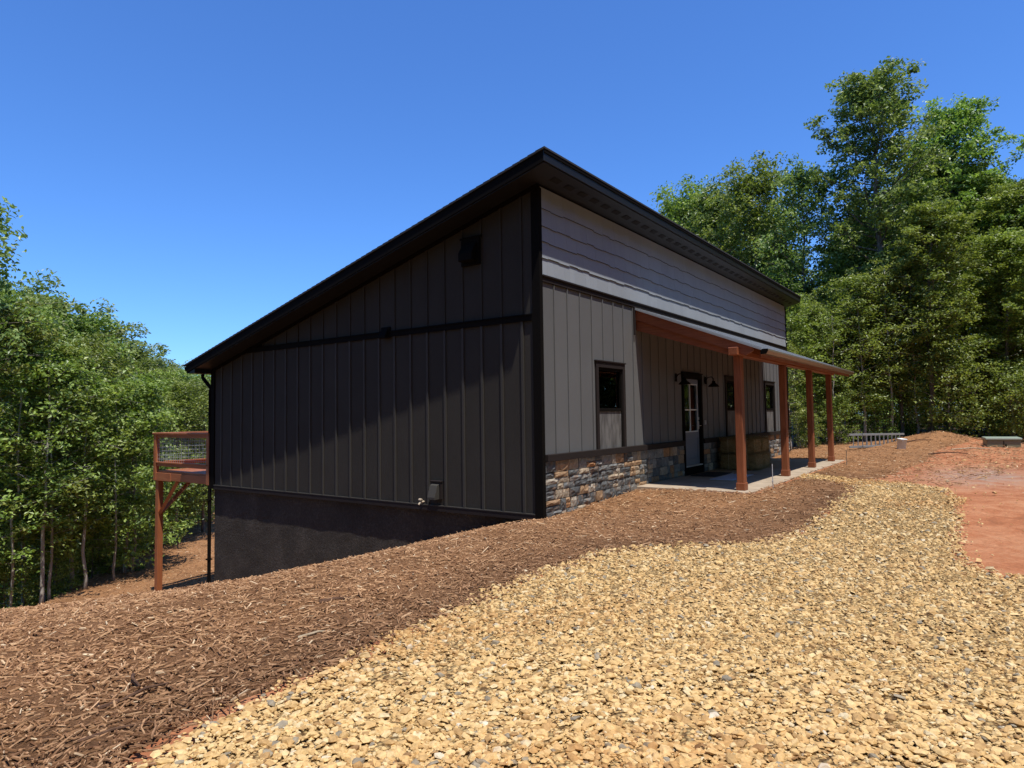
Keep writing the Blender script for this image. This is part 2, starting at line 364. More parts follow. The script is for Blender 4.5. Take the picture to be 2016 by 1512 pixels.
def sheet(name, polys, mat, step, x0, x1, y0, y1, lift):
    P, F = grid(np.arange(x0, x1, step), np.arange(y0, y1, step), None)
    s = np.max([sdf(P, p) for p in polys], axis=0) + wob(P, .03)
    sg = sdf(P, GRAVEL)
    z = H(P[:, 0], P[:, 1]) - .05 + (lift + .05) * sstep(-.12, .12, s)
    z += .012 * np.sin(P[:, 0] * 9 + 3 * np.sin(P[:, 1] * 5)) * np.sin(P[:, 1] * 11)
    keep = (s[F] > -.2).any(1); F = F[keep]
    use = np.unique(F); mp = np.full(len(P), -1); mp[use] = np.arange(len(use))
    dk = darkness(P)
    return tag(link(name, np_mesh(name, np.column_stack([P, z])[use], mp[F], {'dk': ('POINT', dk[use])}, True), mat), kind='structure')
def darkness(P):
    """finer, damper mulch along the gravel edge"""
    sg = sdf(P, GRAVEL)
    x, y = P[:, 0], P[:, 1]
    patch = .5 + .5 * np.sin(x * 1.1 + 1.7 * np.sin(y * .8 + 1)) * np.sin(y * 1.3 + 1.2 * np.sin(x * .7))
    return np.clip((1 - sstep(.15, 1.3, -sg)) * .55 + .25 * patch * (1 - sstep(1, 4, -sg)), 0, 1)
sheet('mulch_bed', [MUL1], M['mulch'], .12, -13, 14, -4.6, 26, .035)
sheet('mulch_bed_by_porch', [MUL2], M['mulch'], .12, 6.5, 22, -5.2, 4, .035)
sheet('gravel_path', [GRAVEL], M['gravel'], .10, -12, 7.7, -11, -1.9, .03)

# ------------------------------------------------------------------ loose chips and stones (uncountable)
def proj_x(P3):
    q = (P3 - CAM) @ RM; zc = -q[:, 2]
    return 1008 + 1304.7 * q[:, 0] / np.maximum(zc, .01), 756 - 1304.7 * q[:, 1] / np.maximum(zc, .01), zc
def scatter(polys, n, x0, x1, y0, y1, dens, margin=-.03):
    """rejection sampling by distance to the camera; dens(d) per square metre, n tries"""
    out = []
    area = (x1 - x0) * (y1 - y0)
    P = np.column_stack([rng.uniform(x0, x1, n), rng.uniform(y0, y1, n)])
    d = np.hypot(P[:, 0] - CAM[0], P[:, 1] - CAM[1]); keep = rng.random(n) < dens(d) * area / n
    P = P[keep]; px, py, zc = proj_x(np.column_stack([P, H(P[:, 0], P[:, 1])]))
    P = P[(zc > .5) & (px > -350) & (px < 2366) & (py < 1900)]
    s = np.max([sdf(P, p) for p in polys], axis=0) + wob(P, .03)
    return P[s > margin - rng.exponential(.035, len(P)) * (margin > -.5)]
def rotm(yaw, pitch, roll):
    cy, sy, cp, sp, cr, sr = np.cos(yaw), np.sin(yaw), np.cos(pitch), np.sin(pitch), np.cos(roll), np.sin(roll)
    R = np.empty((len(yaw), 3, 3))
    R[:, 0] = np.stack([cy * cp, cy * sp * sr - sy * cr, cy * sp * cr + sy * sr], 1)
    R[:, 1] = np.stack([sy * cp, sy * sp * sr + cy * cr, sy * sp * cr - cy * sr], 1)
    R[:, 2] = np.stack([-sp, cp * sr, cp * cr], 1)
    return R
def scatter_mesh(name, P3, templ, faces, scale, R, rv, dk, jit=0.0):
    n = len(P3); T = np.asarray(templ, float); k = len(T)
    V = T[None] * scale[:, None, :]
    if jit: V = V * (1 + rng.normal(0, jit, V.shape))
    V = np.einsum('nij,nkj->nki', R, V) + P3[:, None, :]
    Fc = np.asarray(faces); F = (Fc[None] + (np.arange(n) * k)[:, None, None]).reshape(-1, Fc.shape[1])
    m = len(Fc)
    return np_mesh(name, V.reshape(-1, 3), F, {'rnd': ('FACE', np.repeat(rv, m)), 'dk': ('FACE', np.repeat(dk, m))})
WEDGE = [(-.5, -.3, 0), (.5, -.22, 0), (.42, .3, 0), (-.46, .24, 0), (-.45, -.16, 1), (.44, -.2, .7), (.40, .17, .8), (-.40, .2, .9)]
WF = [(4, 5, 6, 7), (0, 1, 5, 4), (1, 2, 6, 5), (2, 3, 7, 6), (3, 0, 4, 7)]
def chips(name, polys, bb, n, dens, lmul=1.0):
    P = scatter(polys, n, *bb, dens); m = len(P)
    # none under the slab or inside the house
    hit = ((P[:, 0] > 3.28) & (P[:, 0] < 12.42) & (P[:, 1] > -2.22) & (P[:, 1] < .1)) | ((P[:, 0] > .02) & (P[:, 0] < 15.3) & (P[:, 1] > -.02) & (P[:, 1] < 9.4))
    P = P[~hit]; m = len(P)
    d = np.hypot(P[:, 0] - CAM[0], P[:, 1] - CAM[1])
    L = rng.lognormal(math.log(.031), .68, m) * (1 + d * .05) * lmul; L = np.clip(L, .015, .16)
    W = rng.uniform(.0035, .012, m) * (1 + d * .05); T = rng.uniform(.004, .011, m)
    z = H(P[:, 0], P[:, 1]) + .035 + rng.uniform(-.006, .016, m)
    R = rotm(rng.uniform(0, 2 * PI, m), rng.normal(0, .20, m), rng.normal(0, .28, m))
    rv = np.clip(rng.beta(1.8, 2.4, m), 0, 1); rv[rng.random(m) < .018] = 1
    return tag(link(name, scatter_mesh(name, np.column_stack([P, z]), WEDGE, WF, np.column_stack([L, W * 1.6, T]), R, rv, darkness(P), .12), M['chip']), kind='stuff')
tag(chips('bark_mulch', [MUL1], (-12, 12, -4.5, 24), 1500000, lambda d: np.clip(12000 / d ** 1.5, 20, 3000)), 'brown shredded bark mulch covering the slope round the house', 'mulch')
tag(chips('bark_mulch', [MUL2], (6.5, 23, -5.3, 3.5), 60000, lambda d: np.clip(4200 / d ** 1.35, 20, 800)), 'brown shredded bark mulch between the porch slab and the ladder', 'mulch')
tag(chips('wood_debris', [[(6.6, -3.6), (13, -4.0), (20, -4.6), (24, -6), (22, -8), (12, -6.4), (5.5, -4.9)]], (5, 24, -8, -3.5), 60000, lambda d: 55 + 0 * d, 1.3), 'sparse bark crumbs trodden into the red clay', 'bark crumbs')
# gravel stones: a flattened 12-vertex boulder, upper part only
t_ = (1 + 5 ** .5) / 2
ICO = np.array([(-1, t_, 0), (1, t_, 0), (-1, -t_, 0), (1, -t_, 0), (0, -1, t_), (0, 1, t_), (0, -1, -t_), (0, 1, -t_), (t_, 0, -1), (t_, 0, 1), (-t_, 0, -1), (-t_, 0, 1)]) / 3.4
ICF = [(0, 11, 5), (0, 5, 1), (0, 1, 7), (0, 7, 10), (0, 10, 11), (1, 5, 9), (5, 11, 4), (11, 10, 2), (10, 7, 6), (7, 1, 8), (3, 9, 4), (3, 4, 2), (3, 2, 6), (3, 6, 8), (3, 8, 9), (4, 9, 5), (2, 4, 11), (6, 2, 10), (8, 6, 7), (9, 8, 1)]
CUBO = [(-.5, -.35, -.3), (.5, -.42, -.3), (.45, .4, -.3), (-.42, .45, -.3), (-.30, -.28, .5), (.34, -.2, .38), (.25, .3, .5), (-.28, .24, .34)]
def stones(name, polys, bb, n, dens, size, near=True, dkf=None, margin=-.05):
    P = scatter(polys, n, *bb, dens, margin); d = np.hypot(P[:, 0] - CAM[0], P[:, 1] - CAM[1])
    hit = (P[:, 0] > 3.28) & (P[:, 0] < 12.42) & (P[:, 1] > -2.2)
    P = P[~hit]; d = d[~hit]; m = len(P)
    S = np.clip(rng.lognormal(math.log(size), .52, m), .007, size * 3.2) * (1 + d * .045)
    sc3 = np.column_stack([S * rng.uniform(.9, 1.35, m), S * rng.uniform(.65, 1.0, m), S * rng.uniform(.3, .58, m)])
    z = H(P[:, 0], P[:, 1]) + .03 + sc3[:, 2] * .22 + rng.uniform(-.004, .010, m)
    R = rotm(rng.uniform(0, 2 * PI, m), rng.normal(0, .2, m), rng.normal(0, .2, m))
    rv = np.clip(.09 + .91 * rng.beta(2.4, 2.0, m), 0, 1); gsel = rng.random(m) < .03; rv[gsel] = rng.uniform(0, .06, gsel.sum())
    x, y = P[:, 0], P[:, 1]
    red = np.clip(.9 * sstep(.45, .95, .5 + .5 * np.sin(x * .9 + 2 * np.sin(y * .7 + 2)) * np.sin(y * 1.2 + x * .5)) * rng.random(m), 0, 1)
    nearm = d < 4.3
    out = []
    for sel, T, Fc in ((nearm, ICO * 1.05, ICF), (~nearm, CUBO, WF)):
        if sel.any():
            o = tag(link(name, scatter_mesh(name, np.column_stack([P, z])[sel], T, Fc, sc3[sel], R[sel], rv[sel], red[sel], .16), M['pebble']), kind='stuff'); out.append(o)
    return out
for o, l in zip(stones('gravel', [GRAVEL], (-10, 7.7, -11, -1.9), 900000, lambda d: np.clip(33000 / d ** 1.58, 60, 7000), .0152),
                ('yellow tan river gravel nearest the camera', 'yellow tan river gravel farther up the curving path')): tag(o, l, 'gravel')
# a sparse sprinkle of stones and chips on the clay
P_ = [(6.4, -3.6), (18, -5.4), (17, -9), (-1, -9), (-1.0, -5.6), (0, -5.3), (4, -5.2), (6, -4.3)]
for o, l in zip(stones('pebbles', [P_], (-1.5, 18, -9, -3.4), 20000, lambda d: 9 + 0 * d, .013), ('small pale pebbles strewn on the red clay',) * 2): tag(o, l, 'pebbles')
print('ground done')

# ------------------------------------------------------------------ the house
HL, HD = 15.27, 9.35
house = empty('house', (0, 0, 0), 0, 'dark grey board and batten house with mono pitch roof, stone skirt and cedar porch', 'house')
zs = lambda y: 4.945 - .262 * y
OPEN = {'w1': (1.82, 2.78, .66, 2.14), 'door': (5.80, 6.84, -.1, 2.10), 'w2': (8.80, 9.76, .66, 2.14), 'w3': (12.50, 13.46, .66, 2.14)}
def subtract(rects, holes):
    for h in holes:
        out = []
        for (a, b, c, d) in rects:
            if h[0] >= b or h[1] <= a or h[2] >= d or h[3] <= c: out.append((a, b, c, d)); continue
            if h[0] > a: out.append((a, h[0], c, d))
            if h[1] < b: out.append((h[1], b, c, d))
            l, r = max(a, h[0]), min(b, h[1])
            if h[2] > c: out.append((l, r, c, h[2]))
            if h[3] < d: out.append((l, r, h[3], d))
        rects = out
    return [r for r in rects if r[1] - r[0] > .004 and r[3] - r[2] > .004]
# structural walls behind the cladding
m = MB()
for (a, b, c, d) in subtract([(.13, HL - .13, -.5, 4.9)], list(OPEN.values())): m.box((a, .03, c), (b, .13, d))
m.prism([(.03, -3.6), (HD, -3.6), (HD, zs(HD) - .02), (.03, 4.9)], 0, .08, .13)
m.prism([(.03, -3.6), (HD, -3.6), (HD, zs(HD) - .02), (.03, 4.9)], 0, HL - .13, HL - .08)
m.box((.13, HD - .1, -3.6), (HL - .13, HD - .02, zs(HD) - .03)); m.box((.13, .13, -.3), (HL - .13, HD - .1, -.2))
m.build('wall', M['dark'], house)
# foundation, recessed 7 cm behind the cladding
P, F = grid(np.linspace(0, HD - .02, 90), np.linspace(-3.8, -.26, 36), None)
dx = .004 * np.sin(P[:, 0] * 7 + 2 * np.sin(P[:, 1] * 6)) * np.sin(P[:, 1] * 9 + P[:, 0] * 3) + rng.normal(0, .0015, len(P))
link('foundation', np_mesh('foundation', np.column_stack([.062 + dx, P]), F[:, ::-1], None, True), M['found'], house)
# gable cladding, x = 0 plane, boards between battens every 41 cm
gb = [.12] + [.33 + .41 * k for k in range(22)] + [HD - .12]
proto_bat = {}
def gable_piece(name, y0, y1, z0, z1f, x0, x1, mat):
    za, zb = z1f(y0), z1f(y1)
    return MB().prism([(y0, z0), (y1, z0), (y1, zb), (y0, za)], 0, x0, x1).build(name, mat, house)
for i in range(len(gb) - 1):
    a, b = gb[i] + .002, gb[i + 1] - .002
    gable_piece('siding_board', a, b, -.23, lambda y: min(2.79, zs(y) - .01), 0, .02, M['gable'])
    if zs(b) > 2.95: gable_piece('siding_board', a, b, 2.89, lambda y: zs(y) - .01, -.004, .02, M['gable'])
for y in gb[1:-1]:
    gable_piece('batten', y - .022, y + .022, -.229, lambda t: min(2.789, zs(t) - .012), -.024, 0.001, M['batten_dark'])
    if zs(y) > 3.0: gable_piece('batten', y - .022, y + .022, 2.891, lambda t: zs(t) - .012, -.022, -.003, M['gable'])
m = MB().box((-.032, .12, 2.785), (.01, 8.1, 2.885)).box((-.046, .12, 2.875), (.01, 7.9, 2.893)); m.build('trim_band', M['trim'], house)
box('skirt_board', (-.030, .12, -.33), (.022, HD - .12, -.231), M['bronze'], house)
m = MB().box((-.036, .121, -.244), (-.002, HD - .12, -.228)); m.build('drip_cap', M['batten_dark'], house)
m = MB().box((-.03, -.03, -.6), (0.0, .118, 4.93)).box((0, -.03, -.6), (.055, 0.0, 4.88)); m.build('corner_board', M['trim'], house)
box('corner_board', (-.03, HD - .12, -.33), (.03, HD + .03, zs(HD) - .02), M['trim'], house)
m = MB().box((HL - .055, -.03, -.4), (HL, 0, 4.88)).box((HL, -.03, -.4), (HL + .03, .12, 4.9)); m.build('corner_board', M['trim'], house)
# rake frieze where wall meets soffit
m = MB().prism([(.12, zs(.12) - .07), (HD, zs(HD) - .07), (HD, zs(HD) - .001), (.12, zs(.12) - .001)], 0, -.034, .001); m.build('frieze_board', M['trim'], house)
# front cladding, y = 0 plane
HOLES = [OPEN[k] for k in ('w1', 'w2', 'w3')] + [(5.74, 6.90, -.2, 2.16)]
fb = [.055] + [.41 * k for k in range(1, 37)] + [HL - .055]
for i in range(len(fb) - 1):
    for (a, b, c, d) in subtract([(fb[i] + .002, fb[i + 1] - .002, .685, 3.395)], HOLES):
        box('siding_board', (a, 0, c), (b, .02, d), M['front'], house)
for x in fb[1:-1]:
    for (a, b, c, d) in subtract([(x - .011, x + .011, .686, 3.394)], [(h[0] - .1, h[1] + .1, h[2], h[3] + .12) for h in HOLES]):
        if b - a > .015: box('batten', (a, -.018, c), (b, .001, d), M['front'], house)
for (a, b, c, d) in subtract([(.055, HL - .055, .575, .684)], [(5.70, 6.94, -.2, 2.2)]):
    m = MB().box((a, -.085, c), (b, .02, d)); m.build('skirt_board', M['bronze'], house, bevel=.004)
for (a, b, c, d) in subtract([(.055, HL - .055, -.5, .574)], [(5.74, 6.90, -.2, 2.2)]):
    box('stone_backing', (a, 0.0, c), (b, .02, d), M['dark'], house)
m = MB().box((.055, -.026, 3.40), (HL - .055, .02, 3.49)).box((.055, -.045, 3.482), (HL - .055, .02, 3.505)); m.build('trim_band', M['bronze'], house)
# staggered shingle panels, five courses
rows = [3.508, 3.787, 4.042, 4.286, 4.568, 4.90]
shm = {}
for r in range(5):
    h = rows[r + 1] - rows[r] + .03 if r < 4 else rows[5] - rows[4]
    x = .056; k = 0; off = rnd.uniform(.1, .3)
    while x < HL - .06:
        wd = (off if k == 0 else rnd.choice([.16, .20, .27, .33, .38])); wd = min(wd, HL - .056 - x)
        st = rnd.choice([0, .022, .011]) if r else 0
        key = (round(wd, 3), r, st)
        if key not in shm:
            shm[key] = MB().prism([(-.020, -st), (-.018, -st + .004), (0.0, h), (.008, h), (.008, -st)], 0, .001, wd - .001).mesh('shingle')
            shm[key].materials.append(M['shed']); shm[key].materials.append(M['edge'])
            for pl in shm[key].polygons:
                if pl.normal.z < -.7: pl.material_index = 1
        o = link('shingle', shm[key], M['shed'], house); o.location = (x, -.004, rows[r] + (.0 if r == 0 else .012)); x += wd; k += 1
# ledge stones of the skirt
smesh = []
for s in range(9):
    V = []; F = []
    n = 4
    r2 = random.Random(s)
    for j in range(4):
        for i in range(5):
            u, v = i / 4, j / 3; e = (i in (0, 4)) or (j in (0, 3))
            V.append((u + (r2.uniform(-.03, .03) if not e else r2.uniform(0, .025) * (1 if u < .5 else -1)), -(.72 if e else 1.0) + r2.uniform(-.22, .22) * (0.3 if e else 1), v + (r2.uniform(0, .05) * (1 if v < .5 else -1))))
    for j in range(3):
        for i in range(4): q = j * 5 + i; F.append((q, q + 1, q + 6, q + 5))
    b0 = len(V); ring = [0, 1, 2, 3, 4, 9, 14, 19, 18, 17, 16, 15, 10, 5]
    V += [(V[i][0], .3, V[i][2]) for i in ring]
    for i in range(14): F.append((ring[i], b0 + i, b0 + (i + 1) % 14, ring[(i + 1) % 14]))
    mm = MB(); mm.add(V, F); smesh.append(mm.mesh('stone'))
for me in smesh: me.materials.append(M['stone'])
def stone_wall(x0, x1, zlo, rh, rw):
    z = .574
    while z > zlo:
        h = rh * rnd.choice([.7, .9, 1.1, 1.3]); x = x0
        while x < x1 - .02:
            wd = min(rw * rnd.uniform(.5, 1.6), x1 - x)
            if x1 - x - wd < .07: wd = x1 - x
            hh = h
            parts = [(z - h, h)] if rnd.random() < .72 or h < rh else [(z - h * .48, h * .48), (z - h, h * .52)]
            for (zb, hh) in parts:
                if zb + hh > float(H(x, -.1)) - .02:
                    o = link('stone', rnd.choice(smesh), None, house); o.location = (x + .0015, .004, zb + .0015)
                    o.scale = (wd - .003, rnd.uniform(.030, .058), hh - .003)
            x += wd
        z -= h
stone_wall(.056, 3.82, -.32, .135, .27)
stone_wall(3.82, 5.735, -.12, .15, .24)
stone_wall(6.905, 12.3, -.12, .17, .33)
stone_wall(12.3, HL - .056, -.14, .16, .30)
# windows
def window(x0, x1, z0, z1, sash=1.38, curtain=True):
    wn = MB(); t = .085
    wn.box((x0 - t, -.034, z1), (x1 + t, .02, z1 + .10)).box((x0 - t, -.036, z0 - .085 if False else .60), (x0, .02, z1)).box((x1, -.036, .60), (x1 + t, .02, z1))
    wn.box((x0 - t - .02, -.05, z1 + .10), (x1 + t + .02, .02, z1 + .125))
    wo = wn.build('window', M['bronze'], house, bevel=.003)
    f = MB().box((x0, .0, z0 - .06), (x1, .06, z0 + .02)).box((x0, .0, z1 - .045), (x1, .06, z1)).box((x0, -.0, z0 + .02), (x0 + .045, .06, z1 - .045)).box((x1 - .045, 0, z0 + .02), (x1, .06, z1 - .045)).box((x0 + .045, -.008, sash - .03), (x1 - .045, .05, sash + .03))
    f.build('frame', M['trim'], wo, bevel=.002)
    box('pane', (x0 + .045, .040, sash + .03), (x1 - .045, .046, z1 - .045), M['glass'], wo)
    box('pane', (x0 + .045, .050, z0 + .02), (x1 - .045, .056, sash - .03), M['glass'], wo)
    box('insect_screen', (x0 + .045, .008, z0 + .02), (x1 - .045, .012, sash - .03), M['screen'], wo)
    if curtain:
        m = MB(); n = 9; xa = x0 + .62 * (x1 - x0)
        for i in range(n):
            u0 = xa + (x1 - .05 - xa) * i / n; u1 = xa + (x1 - .05 - xa) * (i + 1) / n; dy = .02 * (i % 2)
            m.add([(u0, .10 + dy, z0), (u1, .12 - dy, z0), (u1, .12 - dy, z1), (u0, .10 + dy, z1)], [(0, 1, 2, 3)])
        m.build('curtain', M['curtain'], wo)
for k in ('w1', 'w2', 'w3'): window(*OPEN[k], curtain=(k == 'w1'))
# door
x0, x1, z0, z1 = OPEN['door']
fr = MB().box((x0 - .06, -.05, -.10), (x0, .03, z1)).box((x1, -.05, -.10), (x1 + .10, .03, z1)).box((x0 - .06, -.05, z1), (x1 + .10, .03, z1 + .11)).box((x0 - .08, -.065, z1 + .11), (x1 + .12, .03, z1 + .135)).build('door_frame', M['trim'], house, bevel=.003)
MB().box((x0, -.06, -.1), (x1, .12, .075)).build('door_step', M['trim'], house)
box('threshold', (x0, -.055, .076), (x1, .1, .10), M['steel'], house, .004)
dm = MB(); st = .11
yd0, yd1 = .02, .065
dm.box((x0 + .01, yd0, .105), (x0 + st, yd1, z1 - .01)).box((x1 - st, yd0, .105), (x1 - .01, yd1, z1 - .01)).box((x0 + st, yd0, z1 - .14), (x1 - st, yd1, z1 - .01)).box((x0 + st, yd0, .105), (x1 - st, yd1, .25)).box((x0 + st, yd0, .72), (x1 - st, yd1, .88)).box((x0 + st, yd0 + .015, .25), (x1 - st, yd1 - .01, .72))
door = dm.build('door', M['door'], house, bevel=.003)
xm = (x0 + x1) / 2
MB().box((xm - .016, yd0 + .005, .88), (xm + .016, yd1 - .005, z1 - .14)).box((x0 + st, yd0 + .008, 1.36), (xm - .016, yd1 - .008, 1.392)).box((xm + .016, yd0 + .008, 1.36), (x1 - st, yd1 - .008, 1.392)).build('muntin', M['white'], door)
MB().box((x0 + st, yd0 - .008, .86), (x1 - st, yd0, .885)).box((x0 + st, yd0 - .008, z1 - .145), (x1 - st, yd0, z1 - .12)).box((x0 + st - .02, yd0 - .008, .86), (x0 + st, yd0, z1 - .12)).box((x1 - st, yd0 - .008, .86), (x1 - st + .02, yd0, z1 - .12)).build('glass_bead', M['white'], door)
for (a, b, c, d) in ((x0 + st, xm - .016, .88, 1.36), (xm + .016, x1 - st, .88, 1.36), (x0 + st, xm - .016, 1.392, z1 - .14), (xm + .016, x1 - st, 1.392, z1 - .14)):
    box('pane', (a, .040, c), (b, .045, d), M['glass'], door)
hm = MB().box((x1 - .075, .004, .92), (x1 - .035, .019, 1.10)).tube([(x1 - .055, .004, 1.0), (x1 - .055, -.05, 1.0), (x1 - .15, -.05, 1.0)], .009, 6).box((x1 - .075, .002, 1.14), (x1 - .035, .019, 1.20))
hm.build('handle', M['steel'], door)
# roof
roof = empty('roof', parent_ := None) if False else None
e_, r_, yl = .42, .45, HD + .36
top = lambda y: 5.163 - .262 * y
m = MB().prism([(-e_ - .02, top(-e_) - .025 + .005), (-e_ - .02, top(-e_) + .008), (yl + .04, top(yl + .04) + .003), (yl + .04, top(yl + .04) - .027)], 0, -r_ - .02, HL + r_ + .02)
rf = m.build('roof', M['rooftop'], house)
m = MB()  # shingle courses edge relief
yy = -e_
for side in (-r_ - .02, ):
    for k in range(72):
        y0 = -e_ + k * .143
        m.prism([(y0, top(y0) - .002), (y0, top(y0) + .004), (y0 + .143, top(y0 + .143) + .013), (y0 + .143, top(y0 + .143) - .002)], 0, side + .001, HL + r_)
m.build('roof_courses', M['rooftop'], rf)['kind'] = 'stuff'
MB().box((-r_, -e_, top(-e_) - .2), (HL + r_, -e_ + .02, top(-e_) - .02)).build('fascia', M['soffit'], rf, bevel=.004)
MB().box((-r_ - .008, -e_ - .012, top(-e_) - .075), (HL + r_ + .008, -e_ - .001, top(-e_) - .017)).build('drip_edge', M['trim'], rf)
for xa in (-r_, HL + r_ - .02):
    MB().prism([(-e_ + .021, top(-e_) - .205), (yl, top(yl) - .205), (yl, top(yl) - .025), (-e_ + .021, top(-e_ + .02) - .025)], 0, xa, xa + .02).build('fascia', M['trim'], rf)
MB().prism([(-e_ + .02, zs(-e_)), (-.002, zs(0)), (-.002, zs(0) + .02), (-e_ + .02, zs(-e_) + .02)], 0, -r_ + .02, HL + r_ - .02).build('soffit', M['soffit'], rf)
for a, b in ((-r_ + .021, .02), (HL - .02, HL + r_ - .021)):
    MB().prism([(-.001, zs(0)), (yl, zs(yl)), (yl, zs(yl) + .02), (-.001, zs(0) + .02)], 0, a, b).build('soffit', M['soffit'], rf)
MB().prism([(HD + .03, zs(HD) - .1), (yl, zs(HD) - .1), (yl, zs(yl) + .12), (HD + .03, zs(HD) + .1)], 0, -r_ + .021, HL).build('soffit', M['soffit'], rf)
sv = MB().box((0, -.05, -.003), (.22, .05, .0)).mesh('soffit_vent')
for k in range(37):
    o = link('soffit_vent', sv, M['vent'], rf); o.location = (.1 + k * .415, -e_ * .5, zs(-e_ * .5) - .003); o.rotation_euler = (-math.atan(.262), 0, 0)
# low eave gutter and downspout
gz = top(yl) - .06
def gutter_profile(y0, z1, w=.12, d=.10, s=1):
    return [(y0, z1), (y0 + s * w, z1), (y0 + s * (w + .005), z1 - .03), (y0 + s * (w - .03), z1 - d), (y0, z1 - d)]
gl = MB().prism(gutter_profile(yl + .002, gz), 0, -r_ + .02, HL + r_ - .02).build('gutter', M['trim'], rf)
yg, yw = yl + .07, HD + .08
dsx = -.01
MB().tube([(dsx, yg, gz - .09), (dsx, yg, gz - .24), (dsx + .0, yw + .02, gz - .48), (dsx, yw, gz - .56), (dsx, yw, -2.72)], .042, 8).build('downspout', M['trim'], house)
for zz in (1.4, -.6, -2.0): box('pipe_strap', (dsx - .055, HD + .032, zz), (dsx + .055, HD + .14, zz + .03), M['trim'], house)
# fittings on the gable wall
v = MB().box((-.06, 1.14, 3.83), (-.004, 1.54, 4.30)).box((-.07, 1.12, 4.28), (-.004, 1.56, 4.31)).build('range_hood_vent', M['trim'], house, bevel=.004)
MB().prism([(-.08, 4.20), (-.20, 4.02), (-.20, 3.88), (-.06, 3.88), (-.06, 4.20)], 1, 1.19, 1.49).build('vent_cowl', M['trim'], v, bevel=.01)
v = MB().box((-.04, 3.30, 2.77), (-.0, 3.52, 2.97)).build('dryer_vent', M['trim'], house)
MB().prism([(-.04, 2.95), (-.13, 2.80), (-.13, 2.76), (-.04, 2.76)], 1, 3.33, 3.50).build('vent_cowl', M['trim'], v)
v = MB().box((-.045, 2.06, -.12), (-.0, 2.29, .19)).box((-.06, 2.05, .17), (0, 2.30, .195)).build('foundation_vent', M['bronze'], house, bevel=.003)
MB().prism([(-.046, .14), (-.10, .12), (-.17, -.08), (-.17, -.12), (-.046, -.12)], 1, 2.09, 2.26).build('vent_cowl', M['batten_dark'], v, bevel=.003)
v = MB().tube([(.0, 2.50, -.19), (-.09, 2.50, -.19), (-.13, 2.50, -.23)], [.018, .018, .014], 8).build('hose_tap', M['brass'], house)
MB().tube([(-.085, 2.50, -.19), (-.085, 2.50, -.14)], .008, 6).tube([(-.085, 2.47, -.14), (-.085, 2.53, -.14)], .015, 6).box((-.115, 2.475, -.155), (-.055, 2.525, -.14)).build('tap_handle', M['brass'], v)

# ------------------------------------------------------------------ porch
ptop = lambda y: 3.385 + .40 * y
X0, X1, YP = 3.36, 12.25, -2.42
slab = MB().box((3.28, -2.2, -.30), (6.35, -.001, -.10)).box((6.357, -2.2, -.30), (9.35, -.001, -.10)).box((9.357, -2.2, -.30), (12.42, -.001, -.10)).build('porch_slab', M['conc'], house, bevel=.006)
m = MB().prism([(-.003, ptop(0) - .03), (YP, ptop(YP) - .03), (YP, ptop(YP)), (-.003, ptop(0))], 0, X0 - .03, X1 + .03)
x = X0 - .02
while x < X1 + .02:
    m.prism([(-.004, ptop(0)), (YP, ptop(YP)), (YP, ptop(YP) + .02), (-.004, ptop(0) + .02)], 0, x, x + .03); x += .23
M['metalroof'] = paint('grey_metal_roofing', (.30, .32, .34, 1), .45, .05, .05)
pr = m.build('porch_roof', M['metalroof'], house)
for xa in (X0, X1 - .035):
    MB().prism([(-.02, ptop(0) - .031), (-2.28, ptop(-2.28) - .031), (-2.28, ptop(-2.28) - .09), (-2.15, ptop(-2.15) - .21), (-.02, ptop(0) - .23)], 0, xa, xa + .035).build('rake_board', M['woody'], pr)
rm = MB().prism([(0, ptop(0) - .032), (-2.30, ptop(-2.30) - .032), (-2.30, ptop(-2.3) - .15), (0, ptop(0) - .20)], 0, 0, .045).mesh('rafter')
for k in range(15):
    o = link('rafter', rm, M['woody'], pr); o.location = (X0 + .6 + k * .6, -.004, 0)
MB().prism([(-.021, ptop(0) - .24), (-1.86, ptop(-1.86) - .18), (-1.86, 2.335), (-.021, ptop(0) - .44)], 0, X0 + .045, X0 + .13).build('rafter', M['woody'], pr, bevel=.004)
MB().box((X0 + .14, -.045, 3.12), (X1 - .04, -.003, 3.30)).build('ledger', M['woodx'], pr)
MB().box((X0 - .09, -2.03, 2.325), (X1 - .1, -1.865, 2.465)).build('beam', M['woodx'], pr, bevel=.008)
MB().box((X0 - .07, -.045, 2.85), (X0 - .005, -.002, 3.40)).build('flashing', M['bronze'], pr)
for i in range(14): pass
m = MB().box((X0 + .06, YP + .02, ptop(YP) - .15), (X1, YP + .04, ptop(YP) - .035)); m.build('fascia', M['woodx'], pr)
MB().prism(gutter_profile(YP + .018, ptop(YP) - .01, .12, .085, -1), 0, X0 + .03, X1 + .02).build('gutter', M['gutter'], pr)
MB().prism(gutter_profile(YP + .018, ptop(YP) - .01, .122, .088, -1), 0, X0 + .00, X0 + .029).build('gutter_end_cap', M['trim'], pr)
for cx in (3.5, 6.62, 9.22, 11.66):
    c = MB().box((cx, -2.01, -.098), (cx + .17, -1.88, 2.324)).build('porch_column', M['woodz'], house, bevel=.008)
    MB().box((cx - .014, -2.024, -.099), (cx + .184, -1.866, .035)).build('column_base', M['woodz'], c, bevel=.006)
